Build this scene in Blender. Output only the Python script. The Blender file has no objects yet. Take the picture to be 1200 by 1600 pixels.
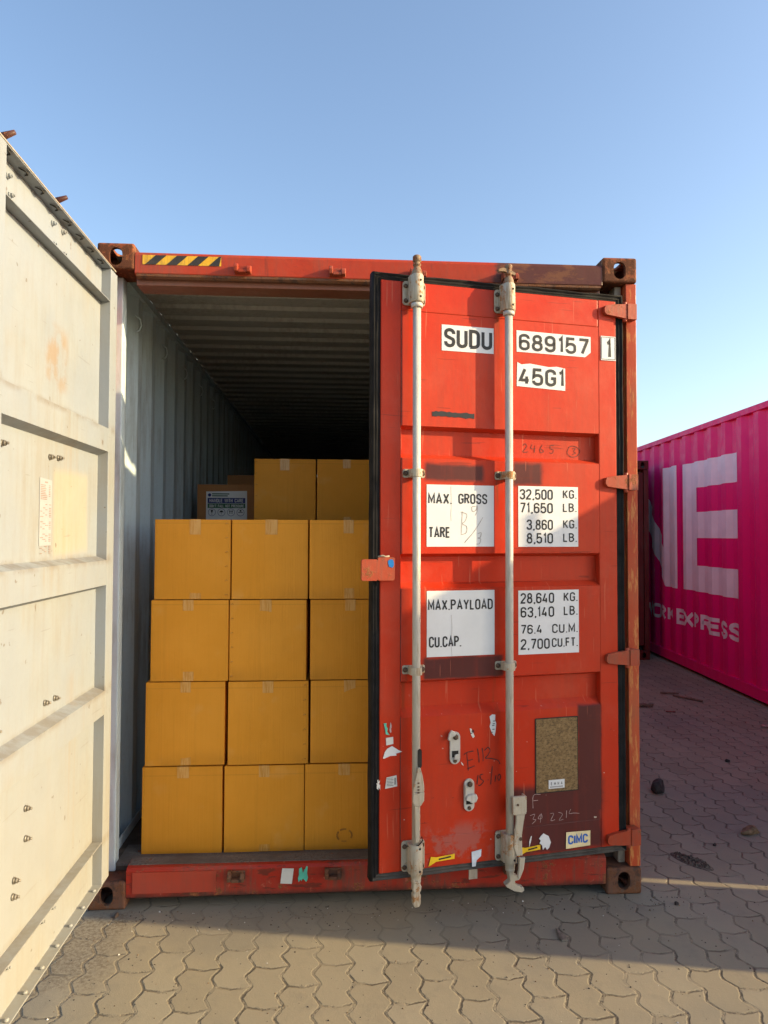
import bpy, bmesh, math, random
from mathutils import Vector, Matrix, geometry
random.seed(7)
S = bpy.context.scene
COL = S.collection
R = math.radians

# ------------------------------------------------------------------ camera
cam = bpy.data.cameras.new('camera'); camo = bpy.data.objects.new('camera', cam); COL.objects.link(camo)
cam.sensor_fit = 'HORIZONTAL'; cam.sensor_width = 36.0; cam.lens = 36.0 * 1121.697 / 1200.0
cam.clip_start = 0.05; cam.clip_end = 3000
yaw, pit, rol = R(3.83443454), R(1.80003214), R(0.18391786)
fw = Vector((math.sin(yaw) * math.cos(pit), math.cos(yaw) * math.cos(pit), math.sin(pit)))
rt = Vector((math.cos(yaw), -math.sin(yaw), 0)); up = rt.cross(fw)
r2 = rt * math.cos(rol) + up * math.sin(rol); u2 = -rt * math.sin(rol) + up * math.cos(rol)
M = Matrix((r2, u2, -fw)).transposed().to_4x4(); M.translation = Vector((1.055099, -3.196137, 1.613012))
camo.matrix_world = M
S.camera = camo
# ------------------------------------------------------------------ light
SUN_EL, SUN_AZ = R(19.0), R(101.5)          # azimuth clockwise from +Y
w = bpy.data.worlds.new('World'); S.world = w; w.use_nodes = True
nt = w.node_tree; nt.nodes.clear()
sky = nt.nodes.new('ShaderNodeTexSky'); sky.sky_type = 'NISHITA'; sky.sun_disc = False
sky.sun_elevation = SUN_EL; sky.sun_rotation = SUN_AZ
sky.altitude = 0; sky.air_density = 1.0; sky.dust_density = 2.0; sky.ozone_density = 1.6
bg = nt.nodes.new('ShaderNodeBackground'); bg.inputs[1].default_value = 0.148
out = nt.nodes.new('ShaderNodeOutputWorld')
nt.links.new(sky.outputs[0], bg.inputs[0]); nt.links.new(bg.outputs[0], out.inputs[0])
sl = bpy.data.lights.new('sun', 'SUN'); sl.energy = 4.1; sl.angle = R(0.5); sl.color = (1.0, 0.78, 0.43)
so = bpy.data.objects.new('sun', sl); COL.objects.link(so)
sd = Vector((math.sin(SUN_AZ) * math.cos(SUN_EL), math.cos(SUN_AZ) * math.cos(SUN_EL), math.sin(SUN_EL)))
so.rotation_euler = sd.to_track_quat('Z', 'Y').to_euler(); so.location = (20, -4, 9)
vs = S.view_settings
vs.view_transform = 'Standard'; vs.look = 'None'; vs.gamma = 1; vs.use_curve_mapping = False
vs.exposure = 1.1
S.render.engine = 'CYCLES'
S.cycles.max_bounces = 8; S.cycles.diffuse_bounces = 5

# ------------------------------------------------------------------ node helpers
class NB:
    def __init__(s, name):
        s.m = bpy.data.materials.new(name); s.m.use_nodes = True
        s.t = s.m.node_tree; s.b = s.t.nodes['Principled BSDF']
        tc = s.t.nodes.new('ShaderNodeTexCoord'); s.obj = tc.outputs['Object']
        sx = s.t.nodes.new('ShaderNodeSeparateXYZ'); s.t.links.new(s.obj, sx.inputs[0])
        s.x, s.y, s.z = sx.outputs
    def put(s, v, sock):
        if hasattr(v, 'is_output'): s.t.links.new(v, sock)
        elif isinstance(v, (tuple, list)) and len(v) == 3 and sock.type == 'RGBA': sock.default_value = (*v, 1)
        else: sock.default_value = v
    def math(s, op, a, b=0.0, c=0.0, clamp=False):
        n = s.t.nodes.new('ShaderNodeMath'); n.operation = op; n.use_clamp = clamp
        for i, v in enumerate((a, b, c)): s.put(v, n.inputs[i])
        return n.outputs[0]
    def noise(s, scale=5, detail=4, rough=0.55, stretch=None, off=(0, 0, 0), dist=0.0, vec=None):
        mp = s.t.nodes.new('ShaderNodeMapping'); s.t.links.new(vec or s.obj, mp.inputs[0])
        mp.inputs['Scale'].default_value = stretch or (1, 1, 1); mp.inputs['Location'].default_value = off
        n = s.t.nodes.new('ShaderNodeTexNoise'); s.t.links.new(mp.outputs[0], n.inputs['Vector'])
        n.inputs['Scale'].default_value = scale; n.inputs['Detail'].default_value = detail
        n.inputs['Roughness'].default_value = rough; n.inputs['Distortion'].default_value = dist
        return n.outputs[0]
    def ramp(s, v, lo, hi, a=0.0, b=1.0):
        n = s.t.nodes.new('ShaderNodeMapRange'); n.interpolation_type = 'SMOOTHSTEP'
        s.put(v, n.inputs[0]); s.put(lo, n.inputs[1]); s.put(hi, n.inputs[2]); s.put(a, n.inputs[3]); s.put(b, n.inputs[4])
        return n.outputs[0]
    def mix(s, f, a, b):
        n = s.t.nodes.new('ShaderNodeMix'); n.data_type = 'RGBA'
        s.put(f, n.inputs[0]); s.put(a, n.inputs[6]); s.put(b, n.inputs[7]); return n.outputs[2]
    def rect(s, x, z, x0, x1, z0, z1, soft=0.01, jit=0.0, nz=None):
        if jit and nz is not None:
            j = s.math('MULTIPLY', s.math('SUBTRACT', nz, 0.5), jit)
            x = s.math('ADD', x, j); z = s.math('ADD', z, j)
        a = s.ramp(x, x0 - soft, x0 + soft); b = s.ramp(x, x1 + soft, x1 - soft)
        c = s.ramp(z, z0 - soft, z0 + soft); d = s.ramp(z, z1 + soft, z1 - soft)
        return s.math('MULTIPLY', s.math('MULTIPLY', a, b), s.math('MULTIPLY', c, d))
    def bump(s, h, strength=0.3, dist=0.002, prev=None):
        n = s.t.nodes.new('ShaderNodeBump'); s.put(h, n.inputs['Height'])
        n.inputs['Strength'].default_value = strength; n.inputs['Distance'].default_value = dist
        if prev is not None: s.t.links.new(prev, n.inputs['Normal'])
        return n.outputs[0]
    def done(s, color, rough=0.5, metal=0.0, normal=None, spec=None):
        s.put(color, s.b.inputs['Base Color']); s.put(rough, s.b.inputs['Roughness']); s.put(metal, s.b.inputs['Metallic'])
        if normal is not None: s.t.links.new(normal, s.b.inputs['Normal'])
        if spec is not None: s.put(spec, s.b.inputs['Specular IOR Level'])
        return s.m

RUST = (0.13, 0.045, 0.018)
def paint(name, base, fade=None, rust=0.0, dirt=0.25, dirtcol=(0.10, 0.07, 0.05), rough=0.45, seed=0, scale=1.0, rustcol=RUST, dents=0.25, extra=None, spec=0.3):
    b = NB(name); o = (seed * 3.1, seed * 1.7, seed * 5.3)
    fade = fade or tuple(min(1, c * 1.25 + 0.02) for c in base)
    n1 = b.noise(1.6 * scale, 5, 0.6, off=o); n2 = b.noise(9 * scale, 6, 0.65, off=o)
    st = b.noise(5 * scale, 6, 0.65, stretch=(7, 7, 0.7), off=o); fine = b.noise(60 * scale, 5, 0.7, off=o)
    c = b.mix(b.ramp(n1, 0.35, 0.68), base, fade)
    c = b.mix(b.math('MULTIPLY', b.ramp(fine, 0.45, 0.75), 0.12), c, dirtcol)
    c = b.mix(b.math('MULTIPLY', b.ramp(b.math('MULTIPLY', st, n1), 0.2, 0.42), dirt), c, dirtcol)
    if extra: c = extra(b, c, n1, n2, fine)
    r = b.ramp(n2, 0.3, 0.7, rough - 0.08, rough + 0.14)
    h = b.math('ADD', b.math('MULTIPLY', n1, 1.0), b.math('MULTIPLY', n2, 0.18))
    nrm = b.bump(h, dents, 0.02)
    if rust > 0:
        rm = b.math('ADD', b.math('MULTIPLY', n2, 0.7), b.math('MULTIPLY', fine, 0.3))
        t = 0.78 - 0.36 * rust
        m = b.ramp(b.math('ADD', rm, b.math('MULTIPLY', b.math('SUBTRACT', n1, 0.5), 0.35)), t, t + 0.05)
        rc = b.mix(b.ramp(fine, 0.3, 0.7), rustcol, tuple(x * 2.2 for x in rustcol))
        c = b.mix(m, c, rc); r = b.mix(m, r, (0.85, 0.85, 0.85))
        nrm = b.bump(b.math('MULTIPLY', m, fine), 0.5, 0.003, nrm)
    return b.done(c, r, 0.0, nrm, spec=spec)
def plain(name, col, rough=0.5, var=0.15, metal=0.0, sc=20, bump=0.0, spec=0.35):
    b = NB(name); n = b.noise(sc, 5, 0.6)
    c = b.mix(b.ramp(n, 0.3, 0.7), tuple(x * (1 - var) for x in col), tuple(min(1, x * (1 + var)) for x in col))
    return b.done(c, rough, metal, b.bump(n, bump, 0.003) if bump else None, spec=spec)

# ------------------------------------------------------------------ mesh helpers
def sm(t): return t * t * (3 - 2 * t)
class MB:
    def __init__(s): s.bm = bmesh.new(); s.mi = 0
    def face(s, pts, mi=None, smooth=False):
        vs_ = [s.bm.verts.new(p) for p in pts]
        try: f = s.bm.faces.new(vs_)
        except ValueError: return
        f.material_index = s.mi if mi is None else mi; f.smooth = smooth
        return f
    def box(s, x0, x1, y0, y1, z0, z1, mi=None):
        P = [(x, y, z) for z in (z0, z1) for y in (y0, y1) for x in (x0, x1)]
        v = [s.bm.verts.new(p) for p in P]
        for q in ((0, 2, 3, 1), (4, 5, 7, 6), (0, 1, 5, 4), (2, 6, 7, 3), (0, 4, 6, 2), (1, 3, 7, 5)):
            f = s.bm.faces.new([v[i] for i in q]); f.material_index = s.mi if mi is None else mi
    def tube(s, p0, p1, r0, r1=None, n=16, mi=None, caps=True):
        s.path([p0, p1], [r0, r0 if r1 is None else r1], n, mi, caps)
    def path(s, pts, rad, n=12, mi=None, caps=True, sx=1.0, sy=1.0):
        pts = [Vector(p) for p in pts]; rings = []
        ref = None
        for i, p in enumerate(pts):
            d = (pts[min(i + 1, len(pts) - 1)] - pts[max(i - 1, 0)]).normalized()
            a = Vector((0, 1, 0)) if abs(d.y) < 0.9 else Vector((1, 0, 0))
            u = d.cross(a).normalized(); v = d.cross(u)
            r = rad[i] if isinstance(rad, (list, tuple)) else rad
            rings.append([s.bm.verts.new(p + u * math.cos(2 * math.pi * k / n) * r * sx + v * math.sin(2 * math.pi * k / n) * r * sy) for k in range(n)])
        for a, b in zip(rings, rings[1:]):
            for k in range(n):
                f = s.bm.faces.new([a[k], a[(k + 1) % n], b[(k + 1) % n], b[k]]); f.smooth = True
                f.material_index = s.mi if mi is None else mi
        if caps:
            for r_ in (rings[0][::-1], rings[-1]):
                f = s.bm.faces.new(r_); f.material_index = s.mi if mi is None else mi
    def lathe(s, prof, c=(0, 0, 0), n=20, mi=None):      # prof [(r,z)] about z axis, sharp steps
        for (ra, za), (rb, zb) in zip(prof, prof[1:]):
            A = [s.bm.verts.new((c[0] + ra * math.cos(2 * math.pi * k / n), c[1] + ra * math.sin(2 * math.pi * k / n), c[2] + za)) for k in range(n)]
            B = [s.bm.verts.new((c[0] + rb * math.cos(2 * math.pi * k / n), c[1] + rb * math.sin(2 * math.pi * k / n), c[2] + zb)) for k in range(n)]
            for k in range(n):
                f = s.bm.faces.new([A[k], A[(k + 1) % n], B[(k + 1) % n], B[k]]); f.smooth = True
                f.material_index = s.mi if mi is None else mi
    def poly(s, loops, y0, y1, mi=None, plane='xz'):      # loops of 2-D points (outer, holes...), prism between depths y0,y1
        def P(p, d):
            if plane == 'xz': return (p[0], d, p[1])
            if plane == 'yz': return (d, p[0], p[1])
            return (p[0], p[1], d)
        tri = geometry.tessellate_polygon([[Vector((a, b, 0)) for a, b in l] for l in loops])
        flat = [p for l in loops for p in l]
        for d in (y0, y1):
            v = [s.bm.verts.new(P(p, d)) for p in flat]
            for t in tri:
                try: f = s.bm.faces.new([v[i] for i in t]); f.material_index = s.mi if mi is None else mi
                except ValueError: pass
        for l in loops:
            k = len(l)
            for i in range(k):
                a, b = l[i], l[(i + 1) % k]
                f = s.face([P(a, y0), P(b, y0), P(b, y1), P(a, y1)], mi)
    def join(s, me, mat=None, mi=0):
        n0 = len(s.bm.verts); f0 = len(s.bm.faces)
        s.bm.from_mesh(me); s.bm.verts.ensure_lookup_table(); s.bm.faces.ensure_lookup_table()
        if mat is not None:
            for v in s.bm.verts[n0:]: v.co = mat @ v.co
        for f in s.bm.faces[f0:]: f.material_index = mi
    def build(s, name, mats, parent=None, bevel=0.0, seg=2, recalc=True, mw=None, weld=1e-5):
        if weld: bmesh.ops.remove_doubles(s.bm, verts=s.bm.verts, dist=weld)
        if recalc: bmesh.ops.recalc_face_normals(s.bm, faces=s.bm.faces)
        me = bpy.data.meshes.new(name); s.bm.to_mesh(me); s.bm.free()
        for m in (mats if isinstance(mats, (list, tuple)) else [mats]): me.materials.append(m)
        o = bpy.data.objects.new(name, me); COL.objects.link(o)
        if parent is not None: o.parent = parent
        if mw is not None: o.matrix_local = mw
        if bevel:
            b = o.modifiers.new('bevel', 'BEVEL'); b.width = bevel; b.segments = seg; b.limit_method = 'ANGLE'; b.angle_limit = R(40)
            b.harden_normals = False
        return o
def build_split(mb, name, mats, parent, bevel=0.0):
    bm = mb.bm; bmesh.ops.remove_doubles(bm, verts=bm.verts, dist=1e-5); bm.verts.ensure_lookup_table()
    seen = set(); groups = []
    for v in bm.verts:
        if v.index in seen: continue
        st = [v]; seen.add(v.index); g_ = []
        while st:
            q = st.pop(); g_.append(q.index)
            for e_ in q.link_edges:
                o_ = e_.other_vert(q)
                if o_.index not in seen: seen.add(o_.index); st.append(o_)
        groups.append(set(g_))
    for g_ in groups:
        b2 = bm.copy(); b2.verts.ensure_lookup_table()
        bmesh.ops.delete(b2, geom=[v for v in b2.verts if v.index not in g_], context='VERTS')
        m2 = MB(); m2.bm.free(); m2.bm = b2; m2.build(name, mats, parent, bevel)
    bm.free()
def obround(cx, cz, w_, h_, n=8):
    r = w_ / 2; hh = max(0.0, h_ / 2 - r); pts = []
    for k in range(n + 1): a = math.pi * k / n; pts.append((cx + r * math.cos(a), cz + hh + r * math.sin(a)))
    for k in range(n + 1): a = math.pi + math.pi * k / n; pts.append((cx + r * math.cos(a), cz - hh + r * math.sin(a)))
    return pts
def rrect(x0, x1, z0, z1, r, n=5):
    pts = []
    for (cx, cz, a0) in ((x1 - r, z1 - r, 0), (x0 + r, z1 - r, 90), (x0 + r, z0 + r, 180), (x1 - r, z0 + r, 270)):
        for k in range(n + 1):
            a = R(a0 + 90 * k / n); pts.append((cx + r * math.cos(a), cz + r * math.sin(a)))
    return pts
def empty(name, loc=(0, 0, 0), rz=0.0):
    o = bpy.data.objects.new(name, None); COL.objects.link(o); o.location = loc; o.rotation_euler = (0, 0, rz); o.empty_display_size = 0.2; return o
def tag(o, label=None, cat=None, group=None, kind=None):
    if label: o['label'] = label
    if cat: o['category'] = cat
    if group: o['group'] = group
    if kind: o['kind'] = kind
    return o
_txt = {}
def text_mesh(s, bold=0.0, spacing=1.0):
    key = (s, bold, spacing)
    if key in _txt: return _txt[key]
    c = bpy.data.curves.new('lettering', 'FONT'); c.body = s; c.size = 1.0; c.offset = bold; c.space_character = spacing; c.resolution_u = 4
    o = bpy.data.objects.new('lettering', c); COL.objects.link(o)
    bpy.context.view_layer.update()
    me = bpy.data.meshes.new_from_object(o.evaluated_get(bpy.context.evaluated_depsgraph_get()))
    bpy.data.objects.remove(o); bpy.data.curves.remove(c)
    _txt[key] = me; return me
def font_letters(mb, s, x0, x1, z0, z1, y, mi=1, bold=0.02, spacing=1.0):
    me = text_mesh(s, bold, spacing)
    xs = [v.co.x for v in me.vertices]; ys = [v.co.y for v in me.vertices]
    a, b, c, d = min(xs), max(xs), min(ys), max(ys)
    sx = (x1 - x0) / (b - a); sz = (z1 - z0) / (d - c)
    m = Matrix(((sx, 0, 0, x0 - a * sx), (0, 0, 0, y), (0, sz, 0, z0 - c * sz), (0, 0, 0, 1)))
    mb.join(me, m, mi)
def arc(cx, cz, rx, rz, a0, a1, n=7):
    return [(cx + rx * math.cos(R(a0 + (a1 - a0) * k / n)), cz + rz * math.sin(R(a0 + (a1 - a0) * k / n))) for k in range(n + 1)]
a_ = 0.40; r_0 = a_ / 2
GLY = {
 'S': (a_, [[(a_, 0.74)] + arc(r_0, 1 - r_0, r_0, r_0, 0, 180) + [(0, 0.70), (0.03, 0.60), (0.12, 0.54), (0.28, 0.46), (0.37, 0.40), (a_, 0.30)] + arc(r_0, r_0, r_0, r_0, 0, -180) + [(0, 0.26)]]),
 'U': (a_, [[(0, 1)] + arc(r_0, r_0, r_0, r_0, 180, 360) + [(a_, 1)]]),
 'D': (a_, [[(0, 0), (0, 1), (0.16, 1)] + arc(0.16, 0.76, 0.24, 0.24, 90, 0) + arc(0.16, 0.24, 0.24, 0.24, 0, -90) + [(-0.02, 0)]]),
 '6': (a_, [[(a_, 0.76)] + arc(r_0, 1 - r_0, r_0, r_0, 0, 180) + arc(r_0, r_0, r_0, r_0, 180, 360) + arc(r_0, 0.58 - r_0, r_0, r_0, 0, 180)]),
 '9': (a_, [[(0, 0.24)] + arc(r_0, r_0, r_0, r_0, 180, 360) + arc(r_0, 1 - r_0, r_0, r_0, 0, 180) + arc(r_0, 0.42 + r_0, r_0, r_0, 180, 360)]),
 '8': (a_, [arc(r_0, 0.79, 0.17, 0.21, 0, 180) + arc(r_0, 0.74, 0.17, 0.21, 180, 360) + [(r_0 + 0.17, 0.79)], arc(r_0, 0.31, r_0, 0.22, 0, 180) + arc(r_0, 0.22, r_0, 0.22, 180, 360) + [(a_, 0.31)]]),
 '0': (a_, [arc(r_0, 1 - r_0, r_0, r_0, 0, 180) + arc(r_0, r_0, r_0, r_0, 180, 360) + [(a_, 1 - r_0)]]),
 '1': (0.16, [[(0.0, 0.86), (0.10, 0.90), (0.14, 1.0), (0.14, 0.0)]]),
 '2': (a_, [[(0, 0.76)] + arc(r_0, 1 - r_0, r_0, r_0, 180, 0) + [(a_, 0.70), (0.36, 0.56), (0.02, 0.10), (0.0, 0.0), (a_, 0.0)]]),
 '3': (a_, [[(0, 0.78)] + arc(r_0, 0.80, r_0, 0.20, 180, 0) + arc(r_0, 0.72, r_0, 0.19, 0, -90) + [(0.14, 0.53)], [(0.14, 0.53)] + arc(r_0, 0.30, r_0, 0.23, 90, 0) + arc(r_0, 0.20, r_0, 0.20, 0, -180) + [(0, 0.24)]]),
 '4': (a_, [[(0.22, 1), (0, 0.24), (a_, 0.24)], [(0.30, 0.50), (0.30, 0)]]),
 '5': (a_, [[(a_ - 0.02, 1), (0.03, 1), (0.01, 0.50)] + arc(r_0, 0.62 - r_0, r_0, r_0, 150, 0) + arc(r_0, r_0, r_0, r_0, 0, -180) + [(0, 0.24)]]),
 '7': (a_, [[(0, 1), (a_, 1), (a_, 0.94), (0.14, 0)]]),
 'G': (a_, [[(a_, 0.74)] + arc(r_0, 1 - r_0, r_0, r_0, 0, 180) + arc(r_0, r_0, r_0, r_0, 180, 360) + [(a_, 0.46), (0.22, 0.46)]]),
 'C': (a_, [[(a_, 0.72)] + arc(r_0, 1 - r_0, r_0, r_0, 0, 180) + arc(r_0, r_0, r_0, r_0, 180, 360) + [(a_, 0.28)]]),
 'O': (a_, [arc(r_0, 1 - r_0, r_0, r_0, 0, 180) + arc(r_0, r_0, r_0, r_0, 180, 360) + [(a_, 1 - r_0)]]),
 'M': (0.50, [[(0, 0), (0, 1), (0.25, 0.22), (0.50, 1), (0.50, 0)]]),
 'N': (a_, [[(0, 0), (0, 1), (a_, 0), (a_, 1)]]),
 'A': (0.44, [[(0, 0), (0.22, 1), (0.44, 0)], [(0.08, 0.28), (0.36, 0.28)]]),
 'X': (0.42, [[(0, 0), (0.42, 1)], [(0, 1), (0.42, 0)]]),
 'R': (a_, [[(0, 0), (0, 1), (0.18, 1)] + arc(0.18, 0.77, 0.21, 0.23, 90, -90) + [(0, 0.54)], [(0.20, 0.54), (a_, 0)]]),
 'P': (a_, [[(0, 0), (0, 1), (0.18, 1)] + arc(0.18, 0.75, 0.21, 0.25, 90, -90) + [(0, 0.50)]]),
 'B': (a_, [[(0, 0), (0, 1), (0.18, 1)] + arc(0.18, 0.77, 0.19, 0.23, 90, -90) + [(0, 0.54)], [(0.18, 0.54)] + arc(0.18, 0.27, 0.22, 0.27, 90, -90) + [(0, 0)]]),
 'T': (a_, [[(0, 1), (a_, 1)], [(r_0, 1), (r_0, 0)]]),
 'E': (0.34, [[(0.34, 1), (0, 1), (0, 0), (0.34, 0)], [(0, 0.52), (0.30, 0.52)]]),
 'F': (0.34, [[(0.34, 1), (0, 1), (0, 0)], [(0, 0.52), (0.30, 0.52)]]),
 'L': (0.32, [[(0, 1), (0, 0), (0.32, 0)]]),
 'K': (a_, [[(0, 0), (0, 1)], [(a_, 1), (0.02, 0.42)], [(0.14, 0.56), (a_, 0)]]),
 'Y': (0.44, [[(0, 1), (0.22, 0.46), (0.44, 1)], [(0.22, 0.46), (0.22, 0)]]),
 'I': (0.0, [[(0, 0), (0, 1)]]),
 'H': (a_, [[(0, 0), (0, 1)], [(a_, 0), (a_, 1)], [(0, 0.5), (a_, 0.5)]]),
 'W': (0.60, [[(0, 1), (0.15, 0), (0.30, 1), (0.45, 0), (0.60, 1)]]),
 '.': (0.02, [[(0.01, -0.06), (0.01, 0.06)]]), ',': (0.04, [[(0.04, 0.06), (0.04, -0.04), (0.0, -0.14)]]), ' ': (0.25, []), "'": (0.02, [[(0.01, 1), (0.01, 0.8)]])}
def strip(mb, pts, wd, y, mi):
    pts = [Vector(p) for p in pts]; L = []
    q = [pts[0]]
    for p in pts[1:]:
        if (p - q[-1]).length > wd * 0.05: q.append(p)
    pts = q; n = len(pts)
    closed = (pts[0] - pts[-1]).length < 1e-6
    for i, p in enumerate(pts):
        d0 = (p - pts[i - 1]).normalized() if i > 0 else None; d1 = (pts[i + 1] - p).normalized() if i < n - 1 else None
        if d0 is None: d0 = d1
        if d1 is None: d1 = d0
        t = d0 + d1
        if t.length < 0.2: t = d0
        t.normalize(); nn = Vector((-t.y, t.x)); k = 1 / max(0.42, nn.dot(Vector((-d1.y, d1.x))))
        L.append((p + nn * wd / 2 * k, p - nn * wd / 2 * k))
    for a, b in zip(L, L[1:]):
        mb.face([(a[0].x, y, a[0].y), (b[0].x, y, b[0].y), (b[1].x, y, b[1].y), (a[1].x, y, a[1].y)], mi)
def letters(mb, s, x0, x1, z0, z1, y, mi=1, bold=0.0, spacing=1.0, wt=None, fit=False):
    h = z1 - z0; st = (wt or 0.150) * h
    gap = 0.24
    tot = sum(GLY[c][0] for c in s) + gap * (len(s) - 1)
    if len(s) == 1 and not fit: k = min(1.2, (x1 - x0 - st) / (max(tot, 0.1) * (h - st))); x0 = (x0 + x1) / 2 - k * tot * (h - st) / 2 - st / 2
    else: k = (x1 - x0 - st) / (tot * (h - st))
    x = x0 + st / 2; hh = h - st
    for i, c in enumerate(s):
        w_, sts = GLY[c]
        for j, q in enumerate(sts): strip(mb, [(x + px * k * hh, z0 + st / 2 + pz * hh) for px, pz in q], st * min(1.0, 0.35 + 0.65 * k) if k < 1 else st, y - 0.00012 * ((i + j) % 3), mi)
        x += (w_ + gap) * k * hh
def ribbon(mb, pts, wd, y, mi=0):                 # flat hand-drawn stroke in xz at depth y
    pts = [Vector((p[0], p[1])) for p in pts]
    # smooth
    q = []
    for i in range(len(pts) - 1):
        for t in (0, 0.25, 0.5, 0.75):
            p0 = pts[max(i - 1, 0)]; p1 = pts[i]; p2 = pts[i + 1]; p3 = pts[min(i + 2, len(pts) - 1)]
            q.append(0.5 * ((2 * p1) + (-p0 + p2) * t + (2 * p0 - 5 * p1 + 4 * p2 - p3) * t * t + (-p0 + 3 * p1 - 3 * p2 + p3) * t ** 3))
    q.append(pts[-1]); L = []
    for i, p in enumerate(q):
        d = (q[min(i + 1, len(q) - 1)] - q[max(i - 1, 0)])
        if d.length < 1e-9: d = Vector((1, 0))
        d.normalize(); n = Vector((-d.y, d.x)) * wd / 2 * (0.7 + 0.5 * random.random()); L.append((p + n, p - n))
    for a, b in zip(L, L[1:]):
        mb.face([(a[0].x, y, a[0].y), (b[0].x, y, b[0].y), (b[1].x, y, b[1].y), (a[1].x, y, a[1].y)], mi)
def ragged(x0, x1, z0, z1, n=22, amp=0.25, seed=1):
    rr = random.Random(seed); cx, cz = (x0 + x1) / 2, (z0 + z1) / 2; pts = []
    for k in range(n):
        a = 2 * math.pi * k / n; ca, sa = math.cos(a), math.sin(a)
        m = 1 / max(abs(ca), abs(sa)); m = 0.5 * m + 0.5; f = 1 - amp * rr.random()
        pts.append((cx + ca * m * f * (x1 - x0) / 2, cz + sa * m * f * (z1 - z0) / 2))
    return pts

# ------------------------------------------------------------------ materials
ORANGE = (0.40, 0.036, 0.010); ORANGE2 = (0.43, 0.055, 0.022)
BROWN = (0.115, 0.035, 0.03)
def rust_extra(b, c, n1, n2, fine):
    k = b.noise(30, 6, 0.75, off=(5, 1, 2)); c = b.mix(b.math('MULTIPLY', b.ramp(k, 0.50, 0.60), 0.7), c, (0.30, 0.13, 0.035))
    return b.mix(b.math('MULTIPLY', b.ramp(b.noise(20, 5, 0.7, off=(8, 8, 1)), 0.52, 0.60), 0.8), c, (0.035, 0.018, 0.012))
m_orange = paint('orange_paint', ORANGE, ORANGE2, rust=0.16, dirt=0.35, seed=1)
m_worn = paint('worn_orange_paint', (0.32, 0.042, 0.015), (0.36, 0.065, 0.03), rust=0.62, dirt=0.6, seed=2, scale=2.2)
def sill_extra(b, c, n1, n2, fine):
    g = b.math('MULTIPLY', b.ramp(b.math('ADD', b.z, b.math('MULTIPLY', b.math('SUBTRACT', n2, 0.5), 0.05)), 0.075, 0.045), 0.8); c = b.mix(g, c, (0.06, 0.028, 0.02))
    sc = b.noise(12, 5, 0.7, stretch=(0.5, 1, 2.5), off=(3, 3, 3)); c = b.mix(b.math('MULTIPLY', b.ramp(sc, 0.56, 0.62), 0.75), c, (0.09, 0.028, 0.018))
    return b.mix(b.math('MULTIPLY', b.ramp(b.noise(17, 4, 0.7, off=(1, 6, 2)), 0.62, 0.68), 0.6), c, (0.44, 0.13, 0.08))
m_sill = paint('scuffed_red_paint', (0.35, 0.022, 0.009), (0.38, 0.04, 0.022), rust=0.55, dirt=0.7, seed=12, scale=2.0, extra=sill_extra)
def post_extra(b, c, n1, n2, fine):
    sy = b.noise(6, 5, 0.7, stretch=(8, 8, 1.4), off=(3, 3, 3))
    return b.mix(b.ramp(sy, 0.52, 0.62), c, (0.55, 0.20, 0.06))
m_post = paint('post_paint', (0.46, 0.062, 0.02), (0.50, 0.10, 0.035), rust=0.42, dirt=0.35, seed=5, scale=1.6, extra=post_extra)
m_cast = paint('rusty_casting', (0.24, 0.055, 0.02), (0.30, 0.10, 0.03), rust=0.95, dirt=0.9, dirtcol=(0.04, 0.018, 0.01), rough=0.75, seed=3, scale=4.0, rustcol=(0.065, 0.022, 0.010), extra=rust_extra)
def rust_low(b, c, n1, n2, fine):
    return b.mix(b.math('MULTIPLY', b.ramp(b.noise(24, 5, 0.7, off=(3, 8, 1)), 0.50, 0.60), 0.7), c, (0.045, 0.028, 0.022))
m_castlow = paint('grimy_casting', (0.13, 0.055, 0.032), (0.19, 0.08, 0.04), rust=0.75, dirt=0.8, rough=0.8, seed=23, scale=3.5, rustcol=(0.09, 0.035, 0.015), extra=rust_low)
m_black = plain('black_rubber', (0.016, 0.015, 0.015), 0.7, 0.35, sc=14, bump=0.3, spec=0.12)
m_grimrub = plain('dusty_rubber', (0.05, 0.044, 0.038), 0.7, 0.4, sc=12, bump=0.3)
m_beige = paint('beige_strip', (0.30, 0.25, 0.19), (0.36, 0.31, 0.24), rust=0.45, dirt=0.6, seed=6, scale=1.5)
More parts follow.
